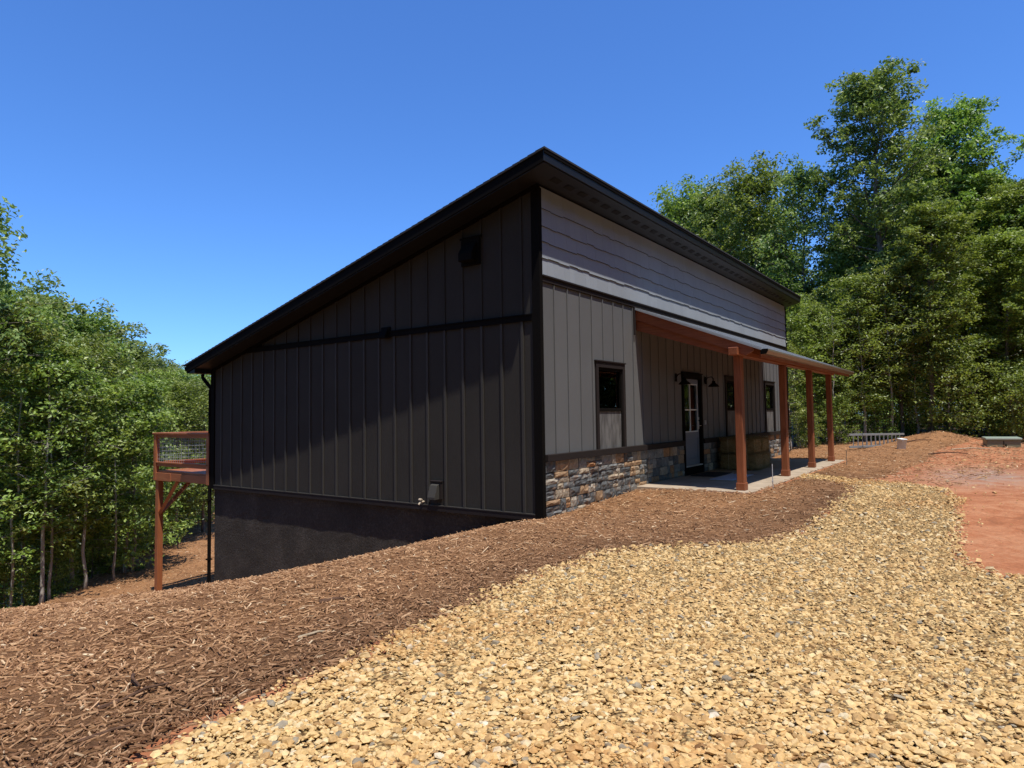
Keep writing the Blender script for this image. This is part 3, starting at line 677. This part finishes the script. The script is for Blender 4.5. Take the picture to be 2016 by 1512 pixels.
# barn lamps
def lamp(x, label=None):
    p = MB().box((x - .06, -.03, 2.0), (x + .06, -.019, 2.18)).build('wall_lamp', M['trim'], house, bevel=.004)
    MB().tube([(x, -.03, 2.09), (x, -.08, 2.16), (x, -.17, 2.17), (x, -.22, 2.12), (x, -.22, 2.06)], .012, 6).build('lamp_arm', M['trim'], p)
    s = MB(); n = 16; prof = [(.035, 2.07), (.045, 2.02), (.10, 1.975), (.135, 1.93), (.130, 1.93), (.095, 1.97), (.04, 2.01), (0.005, 2.03)]
    V = []; F = []
    for (r, z) in prof:
        for k in range(n): V.append((x + r * math.cos(2 * PI * k / n), -.22 + r * math.sin(2 * PI * k / n), z))
    for j in range(len(prof) - 1):
        for k in range(n): F.append((j * n + k, j * n + (k + 1) % n, (j + 1) * n + (k + 1) % n, (j + 1) * n + k))
    F.append(tuple(range(n)))
    s.add(V, F); s.build('lamp_shade', M['trim'], p, True)
lamp(5.38); lamp(7.25)
box('doorbell', (7.14, -.03, 1.02), (7.19, -.001, 1.12), M['steel'], house)

# ------------------------------------------------------------------ things on the porch
o = box('door_mat', (5.75, -.72, -.0995), (6.85, -.15, -.085), M['matd']); tag(o, 'dark bristle door mat in front of the porch door', 'mat')
m = MB(); n = 8
o = MB().box((5.2, -1.27, -.099), (6.65, -.78, -.09)).build('floor_mat', M['matl']); tag(o, 'pale blue grey mat lying on the slab beyond the dark mat', 'mat')
def bale(loc, size, label, seed):
    r2 = np.random.default_rng(seed); e = empty('hay_bale', loc, 0, label, 'hay bale', 'hay bales stacked on the porch')
    bm = bmesh.new(); bmesh.ops.create_cube(bm, size=1); bmesh.ops.subdivide_edges(bm, edges=list(bm.edges), cuts=5, use_grid_fill=True)
    for v in bm.verts:
        c = Vector((v.co.x * size[0], v.co.y * size[1], v.co.z * size[2] + size[2] / 2))
        rr = max(abs(v.co.x) * 2, 0) ** 6 + max(abs(v.co.z) * 2, 0) ** 6 + (abs(v.co.y) * 2) ** 6
        f = 1 - .07 * max(0, rr - .8)
        c.x *= f; c.y *= f; c.z = (c.z - size[2] / 2) * f + size[2] / 2
        v.co = c + Vector(r2.normal(0, .008, 3))
    me = bpy.data.meshes.new('bale_body'); bm.to_mesh(me); bm.free(); link('bale_body', me, M['hay'], e)
    m = MB()
    for k in range(2200):
        ax = r2.integers(0, 3); p = r2.uniform(-.5, .5, 3); p[ax] = .5 * r2.choice([-1, 1])
        if ax == 2: p[2] = .5
        c = np.array([p[0] * size[0], p[1] * size[1], (p[2] + .5) * size[2]]) * [.98, .98, 1]
        d = r2.normal(0, 1, 3); d /= np.linalg.norm(d); L = r2.uniform(.05, .13)
        a, b = c - d * L / 2, c + d * L / 2; s_ = np.array([.003, .003, .003])
        m.add([a, b, b + s_, a + s_ * [1, -1, 1]], [(0, 1, 2, 3)])
    m.build('straw', M['hay'], e)['kind'] = 'stuff'
    for xx in (-.25, .25):
        y = xx * size[1]
        a, b = size[0] / 2 + .004, size[2] + .003
        MB().tube([(-a, y, .02), (-a, y, b - .02), (-a + .03, y, b), (a - .03, y, b), (a, y, b - .02), (a, y, .02)], .004, 4).build('twine', M['brass'], e)
bale((8.05, -.60, -.1), (.62, .92, .39), 'lower straw bale at the door side of the porch stack', 1)
bale((8.72, -.56, -.1), (.60, .96, .39), 'lower straw bale at the far end of the porch stack', 2)
bale((8.08, -.57, .292), (.60, .88, .37), 'upper straw bale at the door side of the porch stack', 3)
bale((8.70, -.60, .292), (.56, .84, .37), 'upper straw bale at the far end of the porch stack', 4)

# ------------------------------------------------------------------ rear deck
deck = empty('deck', (0, HD, 0), 0, 'raised red stained timber deck with wire mesh railing behind the house', 'deck')
def dk(m, name, mat, bevel=.005):
    o = m.build(name, mat, deck, bevel=bevel); o.location = (0, -HD, 0); return o
Y1 = 12.05; XD = 6.0
for px_, py_ in ((0.0, Y1 - .14), (3.0, Y1 - .14), (XD - .14, Y1 - .14)):
    zb = float(H(px_, py_)) - .2
    dk(MB().box((px_, py_, zb), (px_ + .14, py_ + .14, -.26)), 'post', M['deckz'])
for k in range(int(XD / .145)):
    dk(MB().box((.005 + k * .145, HD + .01, -.04), (.142 + k * .145, Y1 + .0, 0)), 'deck_board', M['decky'], 0)
dk(MB().box((-.02, HD + .05, -.235), (.03, Y1 - .8, -.045)), 'rim_joist', M['decky'])
dk(MB().box((-.035, Y1 - .82, -.25), (.035, Y1 + .02, -.045)), 'rim_joist', M['decky'])
dk(MB().box((-.0, Y1 + .0, -.25), (XD, Y1 + .045, -.045)), 'rim_joist', M['deckx'])
dk(MB().box((.04, Y1 - .16, -.26), (XD, Y1 - .01, -.05)), 'beam', M['deckx'])
for k in range(1, 14): dk(MB().box((k * .42, HD + .02, -.22), (k * .42 + .04, Y1 - .17, -.045)), 'joist', M['decky'], 0)
dk(MB().tube([(.07, Y1 - .06, -1.15), (.07, Y1 - 1.0, -.24)], .055, 4), 'knee_brace', M['decky'], 0)
dk(MB().tube([(.07, Y1 - .07, -1.15), (1.0, Y1 - .07, -.24)], .055, 4), 'knee_brace', M['deckx'], 0)
for px_, py_ in ((-.05, Y1 - .1), (1.95, Y1 - .1), (3.95, Y1 - .1), (XD - .12, Y1 - .1), (-.05, HD + .06)):
    dk(MB().box((px_, py_, -.25), (px_ + .10, py_ + .12, .94)), 'rail_post', M['deckz'])
rail = dk(MB().box((-.07, HD + .06, .94), (.09, Y1 + .06, .985)).box((-.02, HD + .06, .86), (.03, Y1, .935)), 'top_rail', M['decky'])
dk(MB().box((.09, Y1 - .09, .94), (XD, Y1 + .06, .985)).box((.05, Y1 - .02, .86), (XD, Y1 + .03, .935)), 'top_rail', M['deckx'])
dk(MB().box((-.02, HD + .1, .12), (.03, Y1 - .1, .20)).box((-.05, HD + .1, .20), (.06, Y1 - .1, .235)), 'bottom_rail', M['decky'])
dk(MB().box((.05, Y1 - .02, .12), (XD, Y1 + .03, .20)).box((.05, Y1 - .05, .20), (XD, Y1 + .06, .235)), 'bottom_rail', M['deckx'])
m = MB()
for k in range(26): m.tube([(.005, HD + .1 + k * .1, .235), (.005, HD + .1 + k * .1, .86)], .004, 4, False)
for k in range(6): m.tube([(.005, HD + .1, .30 + k * .1), (.005, Y1 - .1, .30 + k * .1)], .004, 4, False)
dk(m, 'mesh_panel', M['wire'], 0)['kind'] = 'stuff'
m = MB()
for k in range(59): m.tube([(.08 + k * .1, Y1 + .01, .235), (.08 + k * .1, Y1 + .01, .86)], .004, 4, False)
for k in range(6): m.tube([(.05, Y1 + .01, .30 + k * .1), (XD, Y1 + .01, .30 + k * .1)], .004, 4, False)
dk(m, 'mesh_panel', M['wire'], 0)['kind'] = 'stuff'

# ------------------------------------------------------------------ ladder, bucket, utility box, stakes, sticks, rocks
def at(px, t):
    """ground point seen in picture column px at depth t (layout helper, gives world x and y)"""
    c = np.array([(px - 1008) / 1304.7, 0, -1.0]); d = RM @ c; return CAM[0] + d[0] * t, CAM[1] + d[1] * t
A, B = Vector((*at(1668, 21.5), 0)), Vector((*at(1774, 24.6), 0))
A.z = .13; B.z = .02; print('ladder', A, B)
lad = empty('ladder', tuple(A), 0, 'aluminium extension ladder lying on its side at the edge of the woods', 'ladder')
d = (B - A); up = Vector((0, 0, 1)); side = d.cross(up).normalized(); Ln = d.length; dn = d.normalized()
def rail_(off0, s0, s1, zz, name='rail'):
    m = MB(); p0 = dn * s0 + side * off0 + up * zz; p1 = dn * s1 + side * off0 + up * zz
    Mx = Matrix((( dn.x, side.x, 0, 0), (dn.y, side.y, 0, 0), (dn.z, 0, 1, 0), (0, 0, 0, 1)))
    m.box((s0, off0 - .015, zz - .035), (s1, off0 + .015, zz + .035), Mx); m.build(name, M['alu'], lad, bevel=.004)
for off0, s0, s1 in ((0, 0, Ln), (.06, .9, Ln - .1)):
    rail_(off0, s0, s1, .0); rail_(off0, s0, s1, .40)
    s = s0 + .3
    while s < s1 - .1:
        p = dn * s + side * off0; MB().tube([p, p + up * .40], .016, 6).build('rung', M['alu'], lad); s += .37
bx, by = at(1769, 21.6); bz = float(H(bx, by)) + .02
bk = empty('bucket', (bx, by, bz), 0, 'white plastic bucket beside the end of the ladder', 'bucket'); bk.rotation_euler = (.10, -.10, .3); bk.scale = (.95,) * 3
n = 20; V = []; F = []
prof = [(.0, 0), (.125, 0), (.132, .02), (.148, .34), (.156, .345), (.156, .365), (.145, .366), (.125, .02), (0, .02)]
for (r, z) in prof:
    for k in range(n): V.append((max(r, .001) * math.cos(2 * PI * k / n), max(r, .001) * math.sin(2 * PI * k / n), z))
for j in range(len(prof) - 1):
    for k in range(n): F.append((j * n + k, j * n + (k + 1) % n, (j + 1) * n + (k + 1) % n, (j + 1) * n + k))
MB().add(V, F).build('bucket_body', M['white'], bk, True)
MB().tube([(.155 * math.cos(t), .155 * math.sin(t) * .9 - .02, .33 - .10 * math.sin(t)) for t in np.linspace(0, PI, 12)], .004, 5).build('bucket_handle', M['steel'], bk)
ux, uy = at(1966, 21.5); uz = float(H(ux, uy)) - .16
ub = empty('utility_box', (ux, uy, uz), math.radians(-80), 'low green electrical utility box at the edge of the clay clearing', 'utility box')
ub.scale = (.8, .8, .95)
MB().box((-.56, -.40, 0), (.56, .40, .40)).build('cabinet', M['green'], ub, bevel=.015)
MB().prism([(-.44, .40), (.44, .40), (.44, .43), (.32, .50), (-.44, .47)], 0, -.60, .60).build('lid', M['greenlid'], ub, bevel=.012)
MB().box((-.012, -.409, .03), (.012, -.401, .37)).box((.05, -.42, .18), (.09, -.401, .26)).build('door_seam', M['trim'], ub)
sx, sy = 4.05, -2.36
o = MB().tube([(sx, sy, float(H(sx, sy)) - .1), (sx - .004, sy, .35)], .008, 6).box((sx - .03, sy - .01, .02), (sx + .01, sy + .01, .05)).build('garden_stake', M['steel']); tag(o, 'thin metal stake in the mulch beside the nearest porch column', 'stake')
sx, sy = at(1661, 17.0); o = MB().tube([(sx, sy, float(H(sx, sy)) - .1), (sx + .01, sy, float(H(sx, sy)) + .42)], .008, 6).build('garden_stake', M['bark']); tag(o, 'thin dark stake in the mulch right of the farthest porch column', 'stake')
def stick(pts, r, mat, label, cat='stick', name='stick'):
    pp = [(x, y, float(H(x, y)) + .045 + dz) for x, y, dz in pts]
    n = len(pp); rad = [r * (1 - .55 * i / (n - 1)) * rnd.uniform(.85, 1.15) for i in range(n)]
    return tag(MB().tube(pp, rad, 6).build(name, mat), label, cat)
M['darkwood'] = _bark('weathered_stick', (.06, .03, .02, 1), (.18, .10, .06, 1))
M['palewood'] = _bark('split_wood', (.35, .26, .16, 1), (.62, .50, .34, 1))
stick([(-6.98, -1.78, 0), (-6.86, -1.80, .01), (-6.74, -1.78, .02), (-6.62, -1.80, .01)], .011, M['darkwood'], 'dark curved stick on the mulch at the lower left')
stick([(-6.66, -1.46, .0), (-6.72, -1.58, .03), (-6.73, -1.70, .01)], .012, M['darkwood'], 'short dark stick standing out of the mulch at the lower left')
stick([(-5.05, -1.12, 0), (-4.93, -1.18, .005), (-4.82, -1.25, 0)], .02, M['darkwood'], 'flat dark bark strip on the mulch above the gravel edge')
stick([(-5.72, -1.76, 0), (-5.66, -1.80, .012), (-5.58, -1.80, .01), (-5.52, -1.86, .0)], .011, M['palewood'], 'pale split branch on the mulch near the gravel edge')
stick([(-7.2, -2.1, 0), (-7.05, -2.14, .01), (-6.9, -2.2, 0)], .009, M['darkwood'], 'thin dark twig beside the exposed red clay at the lower left')
for (px, t, l) in ((1800, 23, 'brown branch lying on the mound in front of the trees'), (1905, 20.5, 'dead branch by the low green utility box'), (1860, 19.5, 'grey fallen branch below the mound on the clay')):
    x, y = at(px, t); a = rnd.uniform(-.4, .4) - 1
    stick([(x - .5 * math.cos(a), y - .5 * math.sin(a), 0), (x, y, .05), (x + .5 * math.cos(a), y + .5 * math.sin(a), .02)], .025, M['palewood'] if px == 1905 else M['darkwood'], l)
print('house done')

# ------------------------------------------------------------------ trees
def leaves_mesh(name, centres, rad, per, size, seed, flat=.55, tilt=.85):
    r2 = np.random.default_rng(seed); n = len(centres)
    C3 = np.repeat(centres, per, 0); Rr = np.repeat(rad, per)
    u = r2.normal(0, 1, (n * per, 3)); u /= np.linalg.norm(u, axis=1)[:, None]; u *= (r2.random(n * per) ** .5)[:, None]
    P = C3 + u * Rr[:, None] * [1, 1, flat]
    m = len(P)
    nrm = np.column_stack([r2.normal(0, tilt, m), r2.normal(0, tilt, m), np.ones(m)]) + u * [.5, .5, .2]; nrm /= np.linalg.norm(nrm, axis=1)[:, None]
    a = np.cross(nrm, r2.normal(0, 1, (m, 3))); a /= np.linalg.norm(a, axis=1)[:, None]; b = np.cross(nrm, a)
    L = size * r2.uniform(.7, 1.35, m)[:, None]; W = L * r2.uniform(.42, .62, m)[:, None]
    droop = nrm * L * .12
    V = np.stack([P - a * L * .5 - droop, P + b * W * .5 - a * L * .08, P + a * L * .5 - droop, P - b * W * .5 - a * L * .08], 1).reshape(-1, 3)
    F = np.arange(m * 4).reshape(-1, 4)
    cl = np.repeat(r2.normal(0, .13, n), per); rv = np.clip(.5 + cl + r2.normal(0, .22, m), 0, 1)
    return np_mesh(name, V, F, {'rnd': ('FACE', rv)})
def ovoid(u): return max(.22, math.sin(PI * min(1, .12 + .88 * u) ** .85)) ** .75
def broad(u): return max(.2, math.sin(PI * (u * .78 + .16))) ** .6
def column_p(u): return (.55 + .45 * math.sin(PI * u)) * (1 - .75 * max(0, u - .55) / .45)
def make_tree(seed, Ht, cb, R, prof, nlimb, per, leaf, clump, tr, barkm, leafm, lean=.03, kinks=.06, twig=3):
    """returns (trunk mesh, crown mesh)"""
    r2 = random.Random(seed); m = MB(); cs = []; rs = []
    npt = 9; lx, ly = r2.uniform(-lean, lean) * Ht, r2.uniform(-lean, lean) * Ht
    tp = [Vector((lx * (i / npt) ** 1.4 + r2.uniform(-1, 1) * kinks * Ht * .12 * (i > 0), ly * (i / npt) ** 1.4 + r2.uniform(-1, 1) * kinks * Ht * .12 * (i > 0), -.5 + (Ht * .97 + .5) * i / npt)) for i in range(npt + 1)]
    trr = [tr * (1.25 if i == 0 else 1) * (1 - .88 * i / npt) + .008 for i in range(npt + 1)]
    m.tube(tp, trr, 8)
    def trunk_at(h):
        f = min(max((h + .5) / (Ht * .97 + .5) * npt, 0), npt - 1e-4); i = int(f); return tp[i].lerp(tp[i + 1], f - i), trr[i] * (1 - (f - i)) + trr[i + 1] * (f - i)
    for k in range(nlimb):
        u = (k + r2.random()) / nlimb; h = Ht * (cb + (1 - cb) * u)
        p, r0 = trunk_at(min(h, Ht * .95)); az = k * 2.4 + r2.uniform(-.5, .5)
        L = R * prof(u) * r2.uniform(.62, 1.12); el = .15 + .9 * u * r2.uniform(.5, 1.1)
        dirv = Vector((math.cos(az) * math.cos(el), math.sin(az) * math.cos(el), math.sin(el)))
        q = [p]; dd = dirv.copy()
        for s in range(3):
            q.append(q[-1] + dd * L / 3); dd = (dd + Vector((r2.uniform(-.25, .25), r2.uniform(-.25, .25), r2.uniform(-.12, .22)))).normalized()
        rl = max(.012, r0 * .42); m.tube(q, [rl, rl * .7, rl * .45, .006], 5, False)
        for s in range(twig + 1):
            f = .38 + .62 * (s + r2.random() * .6) / (twig + .6); f = min(f, 1.0); ii = min(int(f * 3), 2); c = q[ii].lerp(q[ii + 1], f * 3 - ii)
            off = Vector((r2.gauss(0, 1), r2.gauss(0, 1), r2.gauss(0, .6))) * clump * .8
            c2 = c + off
            if s % 2 == 0: m.tube([c, c2], [rl * .3, .004], 4, False)
            cs.append(tuple(c2)); rs.append(clump * r2.uniform(.6, 1.25))
        cs.append(tuple(q[-1])); rs.append(clump * r2.uniform(.5, .9))
    for k in range(3): cs.append(tuple(tp[-1] + Vector((r2.gauss(0, .25), r2.gauss(0, .25), r2.uniform(-.2, .5))))); rs.append(clump * .7)
    tm = m.mesh('trunk', True); tm.materials.append(barkm)
    cm = leaves_mesh('crown', np.array(cs), np.array(rs), per, leaf, seed, .6); cm.materials.append(leafm)
    return tm, cm
VAR = {
 'slim':  make_tree(1, 9.0, .22, 1.9, column_p, 44, 30, .135, .46, .06, M['bark_pale'], M['leaf'], .05, .06, 6),
 'slim2': make_tree(2, 9.0, .26, 2.0, broad, 44, 30, .14, .48, .055, M['bark_pale'], M['leaf3'], .06, .06, 6),
 'slim3': make_tree(3, 9.0, .18, 1.8, column_p, 46, 30, .125, .44, .07, M['bark'], M['leaf2'], .05, .06, 6),
 'pole':  make_tree(9, 9.0, .30, 1.6, column_p, 26, 16, .14, .42, .055, M['bark_pale'], M['leaf3'], .07, .05, 4),
 'pole2': make_tree(10, 9.0, .20, 1.5, column_p, 26, 14, .14, .42, .042, M['bark_pale'], M['leaf'], .10, .06, 4),
 'oak':   make_tree(4, 13.0, .24, 3.0, ovoid, 66, 40, .16, .52, .16, M['bark'], M['leaf2'], .03, .06, 7),
 'maple': make_tree(5, 12.0, .24, 2.7, broad, 62, 40, .16, .52, .12, M['bark'], M['leaf'], .03, .06, 7),
 'high':  make_tree(11, 13.0, .48, 3.2, broad, 60, 46, .18, .55, .13, M['bark_pale'], M['leaf2'], .04, .05, 7),
 'bushy': make_tree(6, 6.0, .08, 1.8, ovoid, 40, 26, .14, .45, .04, M['bark_pale'], M['leaf3'], .06, .06, 6),
 'under': make_tree(12, 5.0, .10, 1.7, ovoid, 26, 10, .15, .45, .03, M['bark_pale'], M['leaf'], .10, .08, 5),
 'shrub': make_tree(7, 2.6, .02, 1.3, ovoid, 34, 20, .10, .32, .025, M['bark'], M['leaf'], .06, .1, 5),
 'pine':  make_tree(8, 13.0, .30, 2.4, column_p, 60, 38, .13, .5, .14, M['bark'], M['leaf2'], .02, .04, 6),
}
def tree(kind, x, y, s, label, group=None, name='tree', rz=None, sx=1.0, cat='tree', top=None):
    if rz is None: rz = rnd.uniform(0, 2 * PI)
    gz = float(H(x, y)); Ht = HT[kind]
    if top is not None:   # height that brings the crown's top to the wanted elevation
        t = -float((np.array([x, y, 1.3]) - CAM) @ RM[:, 2]); ztop = 1.3 + ((818.1 - .0138 * (px - 1008)) - top) / 1304.7 * t
        s = (ztop - gz) / (Ht * 1.045); sx = max(.75, min(1.25, 1 / s ** .5)) * sx
    e = empty(name, (x, y, gz), rz, label, cat, group); e.scale = (s * sx, s * sx, s)
    t, c = VAR[kind]; to = link('trunk', t, None, e); cc = link('crown', c, None, e); cc['kind'] = 'stuff'
    return e
HT = {'high': 13, 'under': 5, 'pole': 9, 'pole2': 9, 'slim': 9, 'slim2': 9, 'slim3': 9, 'oak': 13, 'maple': 12, 'bushy': 6, 'shrub': 2.6, 'pine': 13, 'big': 15.5, 'big2': 14.2}
# left: trees beyond the crest of the slope (picture column, depth, kind, height scale, label)
LEFT = [
 (-74, 17.0, 'slim3', 330, 'tall tree cut by the left edge of the photo, rising above the others'),
 (62, 18.5, 'slim2', 604, 'slender tree with pale trunk nearest the left edge'),
 (95, 20.5, 'slim3', 618, 'dark leaved tree directly behind the pale trunk nearest the left edge'),
 (150, 19.0, 'slim', 655, 'slender maple with leaning pale stem left of the deck'),
 (5, 21.5, 'maple', 596, 'dense broad crown low at the left edge of the photo'),
 (205, 22.5, 'slim2', 665, 'green maple halfway between left edge and deck post'),
 (250, 20.5, 'bushy', 745, 'young bushy tree with large light leaves just left of the deck'),
 (290, 27, 'slim', 715, 'maple standing right behind the deck corner post'),
 (345, 25, 'slim2', 748, 'bright yellow green tree seen above the deck railing'),
 (400, 27, 'slim3', 738, 'dark tree tight against the house wall behind the downspout'),
 (375, 31, 'bushy', 800, 'low leafy tree seen under the deck floor'),
 (318, 24, 'bushy', 870, 'small sapling behind the deck knee brace'),
 (28, 17.3, 'pole2', 700, 'thin bent stem at the very left edge of the woods'),
 (88, 17.6, 'pole', 660, 'straight pale pole trunk in front of the left woods'),
 (108, 18.0, 'pole2', 690, 'second pale pole trunk close beside the straight one on the left'),
 (172, 18.6, 'pole', 700, 'pale thin tree between the two trunks and the deck'),
 (232, 19.6, 'pole2', 735, 'leaning thin stem in the middle of the left woods'),
 (268, 20.6, 'pole', 760, 'thin pale stem just left of the deck post'),
 (352, 25.5, 'pole2', 830, 'pale stem visible under the deck floor'),
]
GB = 'trees massed in the woods left of the house'
for px, t, k, tp, l in LEFT:
    x, y = at(px, t); tree(k, x, y, 1, l, None, 'broadleaf_tree', top=tp)
for px, t, k, tp in [(-75, 22, 'high', 560), (30, 25, 'high', 582), (105, 26, 'high', 612), (165, 27.5, 'high', 634), (230, 31, 'high', 672), (300, 38, 'pine', 686), (330, 44, 'oak', 718), (385, 42, 'maple', 736), (360, 34, 'high', 735), (60, 31, 'high', 604), (140, 36, 'oak', 618), (-20, 28, 'high', 578), (415, 50, 'oak', 745), (265, 50, 'oak', 680), (195, 24, 'under', 800), (30, 21, 'under', 820), (120, 21, 'under', 830), (60, 24, 'under', 900), (250, 26, 'under', 860), (310, 29, 'under', 880), (270, 30, 'high', 730), (90, 40, 'maple', 640), (210, 42, 'oak', 672)] + [(10 + 42 * i, 31 + (i * 7) % 6, 'bushy', 850 + (i * 31) % 40) for i in range(10)]:
    x, y = at(px, t); tree(k, x, y, 1, 'tree deeper in the woods left of the house, behind the front row', GB, 'forest_tree', top=tp)
for px, t, k, s in [(20, 17.6, 'shrub', .7), (120, 18.6, 'shrub', .6), (185, 20.5, 'shrub', .8), (250, 22.5, 'shrub', .8), (30, 21.5, 'shrub', 1.2), (330, 27, 'shrub', 1.0), (380, 29.5, 'shrub', 1.1), (140, 23.5, 'shrub', 1.2), (220, 25, 'shrub', 1.2)]:
    x, y = at(px, t); tree(k, x, y, s, 'leafy undergrowth bush at the foot of the trees beyond the mulch slope', 'undergrowth along the left woods', 'bush', cat='bush')
# right
BIG = make_tree(41, 15.5, .38, 3.0, broad, 88, 36, .165, .46, .22, M['bark'], M['leaf2'], .02, .05, 7)
BIG2 = make_tree(42, 14.2, .36, 2.5, broad, 78, 36, .16, .46, .14, M['bark'], M['leaf'], .03, .06, 7)
VAR['big'] = BIG; VAR['big2'] = BIG2
RIGHT = [
 (1745, 27.5, 'big', 120, 'tallest tree at the right with dark trunk and open spreading crown'),
 (1828, 25.5, 'big2', 400, 'tree with reddish trunk rising from the mulch mound'),
 (1900, 30.5, 'big2', 178, 'tall tree with pointed top right of the tallest one'),
 (1500, 32, 'maple', 322, 'round crowned maple rising above the far end of the roof'),
 (1360, 37, 'maple', 368, 'tree top showing over the middle of the roof slope'),
 (1432, 35, 'oak', 352, 'pale stemmed tree top between two crowns above the roof'),
 (1592, 29, 'slim3', 292, 'narrow tall tree just left of the tallest tree'),
 (1660, 27, 'slim2', 545, 'lower maple filling the gap beside the far porch corner'),
 (1985, 26, 'maple', 455, 'broad leafy tree at the right edge over the utility box'),
 (2045, 28, 'big2', 345, 'dark tree cut off by the right edge of the photo'),
 (1940, 28, 'slim2', 480, 'bright leaning maple between the mound and the utility box'),
 (1567, 25, 'slim', 560, 'pale slender trunk seen between the second and third porch columns'),
 (1604, 26.5, 'slim2', 600, 'white barked sapling seen between the last two porch columns'),
 (1700, 25.2, 'slim', 520, 'thin leaning tree just behind the ladder'),
 (1552, 23.0, 'pole', 660, 'white thin trunk right behind the house end wall'),
 (1640, 24.5, 'pole2', 600, 'thin stem at the right of the last porch column'),
 (1755, 25.4, 'pole', 500, 'pale straight stem beside the tallest tree'),
 (1802, 25.6, 'pole2', 520, 'slim bare stem left of the mound tree'),
 (1530, 30.5, 'pole', 425, 'white forked branches showing above the end of the roof'),
 (1775, 26.3, 'slim3', 470, 'slim dark trunk between the tallest tree and the mound tree'),
]
for px, t, k, tp, l in RIGHT:
    x, y = at(px, t); tree(k, x, y, 1, l, None, 'broadleaf_tree', top=tp)
for px, t, k, tp in [(1335, 44, 'oak', 395), (1400, 42, 'maple', 390), (1530, 38, 'oak', 400), (1640, 33, 'high', 610), (1700, 31, 'high', 470), (1790, 31, 'high', 370), (1860, 32, 'high', 310), (1955, 31, 'high', 350), (2040, 31, 'high', 380), (2095, 27, 'high', 400),
                    (1560, 30, 'high', 560), (1610, 32, 'high', 620), (1590, 28, 'under', 740), (1640, 28, 'under', 720), (1690, 28, 'under', 730), (1740, 29, 'under', 740), (1800, 29, 'under', 730), (1870, 30, 'under', 700), (1930, 31, 'under', 700), (1980, 30, 'under', 690), (1600, 37, 'maple', 610), (1900, 36, 'high', 400), (1500, 29, 'high', 560), (1530, 33, 'maple', 500), (1720, 36, 'high', 440), (1660, 38, 'high', 600), (1830, 37, 'high', 360), (1770, 42, 'maple', 480), (1990, 37, 'high', 400)] + [(1545 + 38 * i, 36 + (i * 7) % 5, 'bushy', 690 + (i * 37) % 50) for i in range(15)] + [(1560 + 55 * i, 46, 'maple', 600) for i in range(10)]:
    x, y = at(px, t); tree(k, x, y, 1, 'tree deeper in the woods right of the house, behind the front trees', 'trees massed in the woods right of the house', 'forest_tree', top=tp)
x, y = at(1868, 24.8); tree('shrub', x, y, 1.12, 'feathery evergreen bush growing right of the mound tree', None, 'bush', cat='bush')
for px, t, s in [(1588, 23.8, .5), (1648, 24.3, .6), (1722, 25.6, .7), (1920, 28, 1.3), (2000, 24.5, 1.0), (1790, 27.5, 1.0), (2030, 23.5, .9), (1950, 30, 1.6), (1985, 29, 1.6)]:
    x, y = at(px, t); tree('shrub', x, y, s, 'low bush in the shade along the right edge of the woods', 'undergrowth along the right woods', 'bush', cat='bush')
# right-hand wood reflects in panes; unseen ring behind camera added to block sky light
ring = [(30 - i * .8, -14 - i * 2.2) for i in range(5)] + [(25 - i * 3.0, -16.8 - 1.2 * math.sin(i * 2.1)) for i in range(15)] + [(-17.5 - math.sin(i * 1.7), -15 + i * 3.0) for i in range(8)] + [(23 - i * 4, -22) for i in range(12)] + [(-22.5, -18 + i * 3.6) for i in range(9)] + [(33 + i * 3.0, -10 - (i % 4) * 3.5) for i in range(10)] + [(-20, 11), (-22, 14)]
for i in range(12):
    tree('bushy', 26 + i * .9, -10.5 - i * 1.2, rnd.uniform(1.0, 1.4), 'unseen tree outside the frame, added to fill reflections and shade the walls', 'trees across the clearing', 'forest_tree')
for i, (x, y) in enumerate(ring):
    tree(rnd.choice(['maple', 'oak', 'maple', 'big2']), x + rnd.uniform(-.8, .8), y + rnd.uniform(-.6, .6), rnd.uniform(1.1, 1.35), 'unseen tree outside the frame, added to fill reflections and shade the walls', 'trees across the clearing', 'forest_tree')
print('tris', sum(sum(len(p.vertices) - 2 for p in m.polygons) if len(m.polygons) < 2000 else len(m.loops) - 2 * len(m.polygons) for m in bpy.data.meshes))
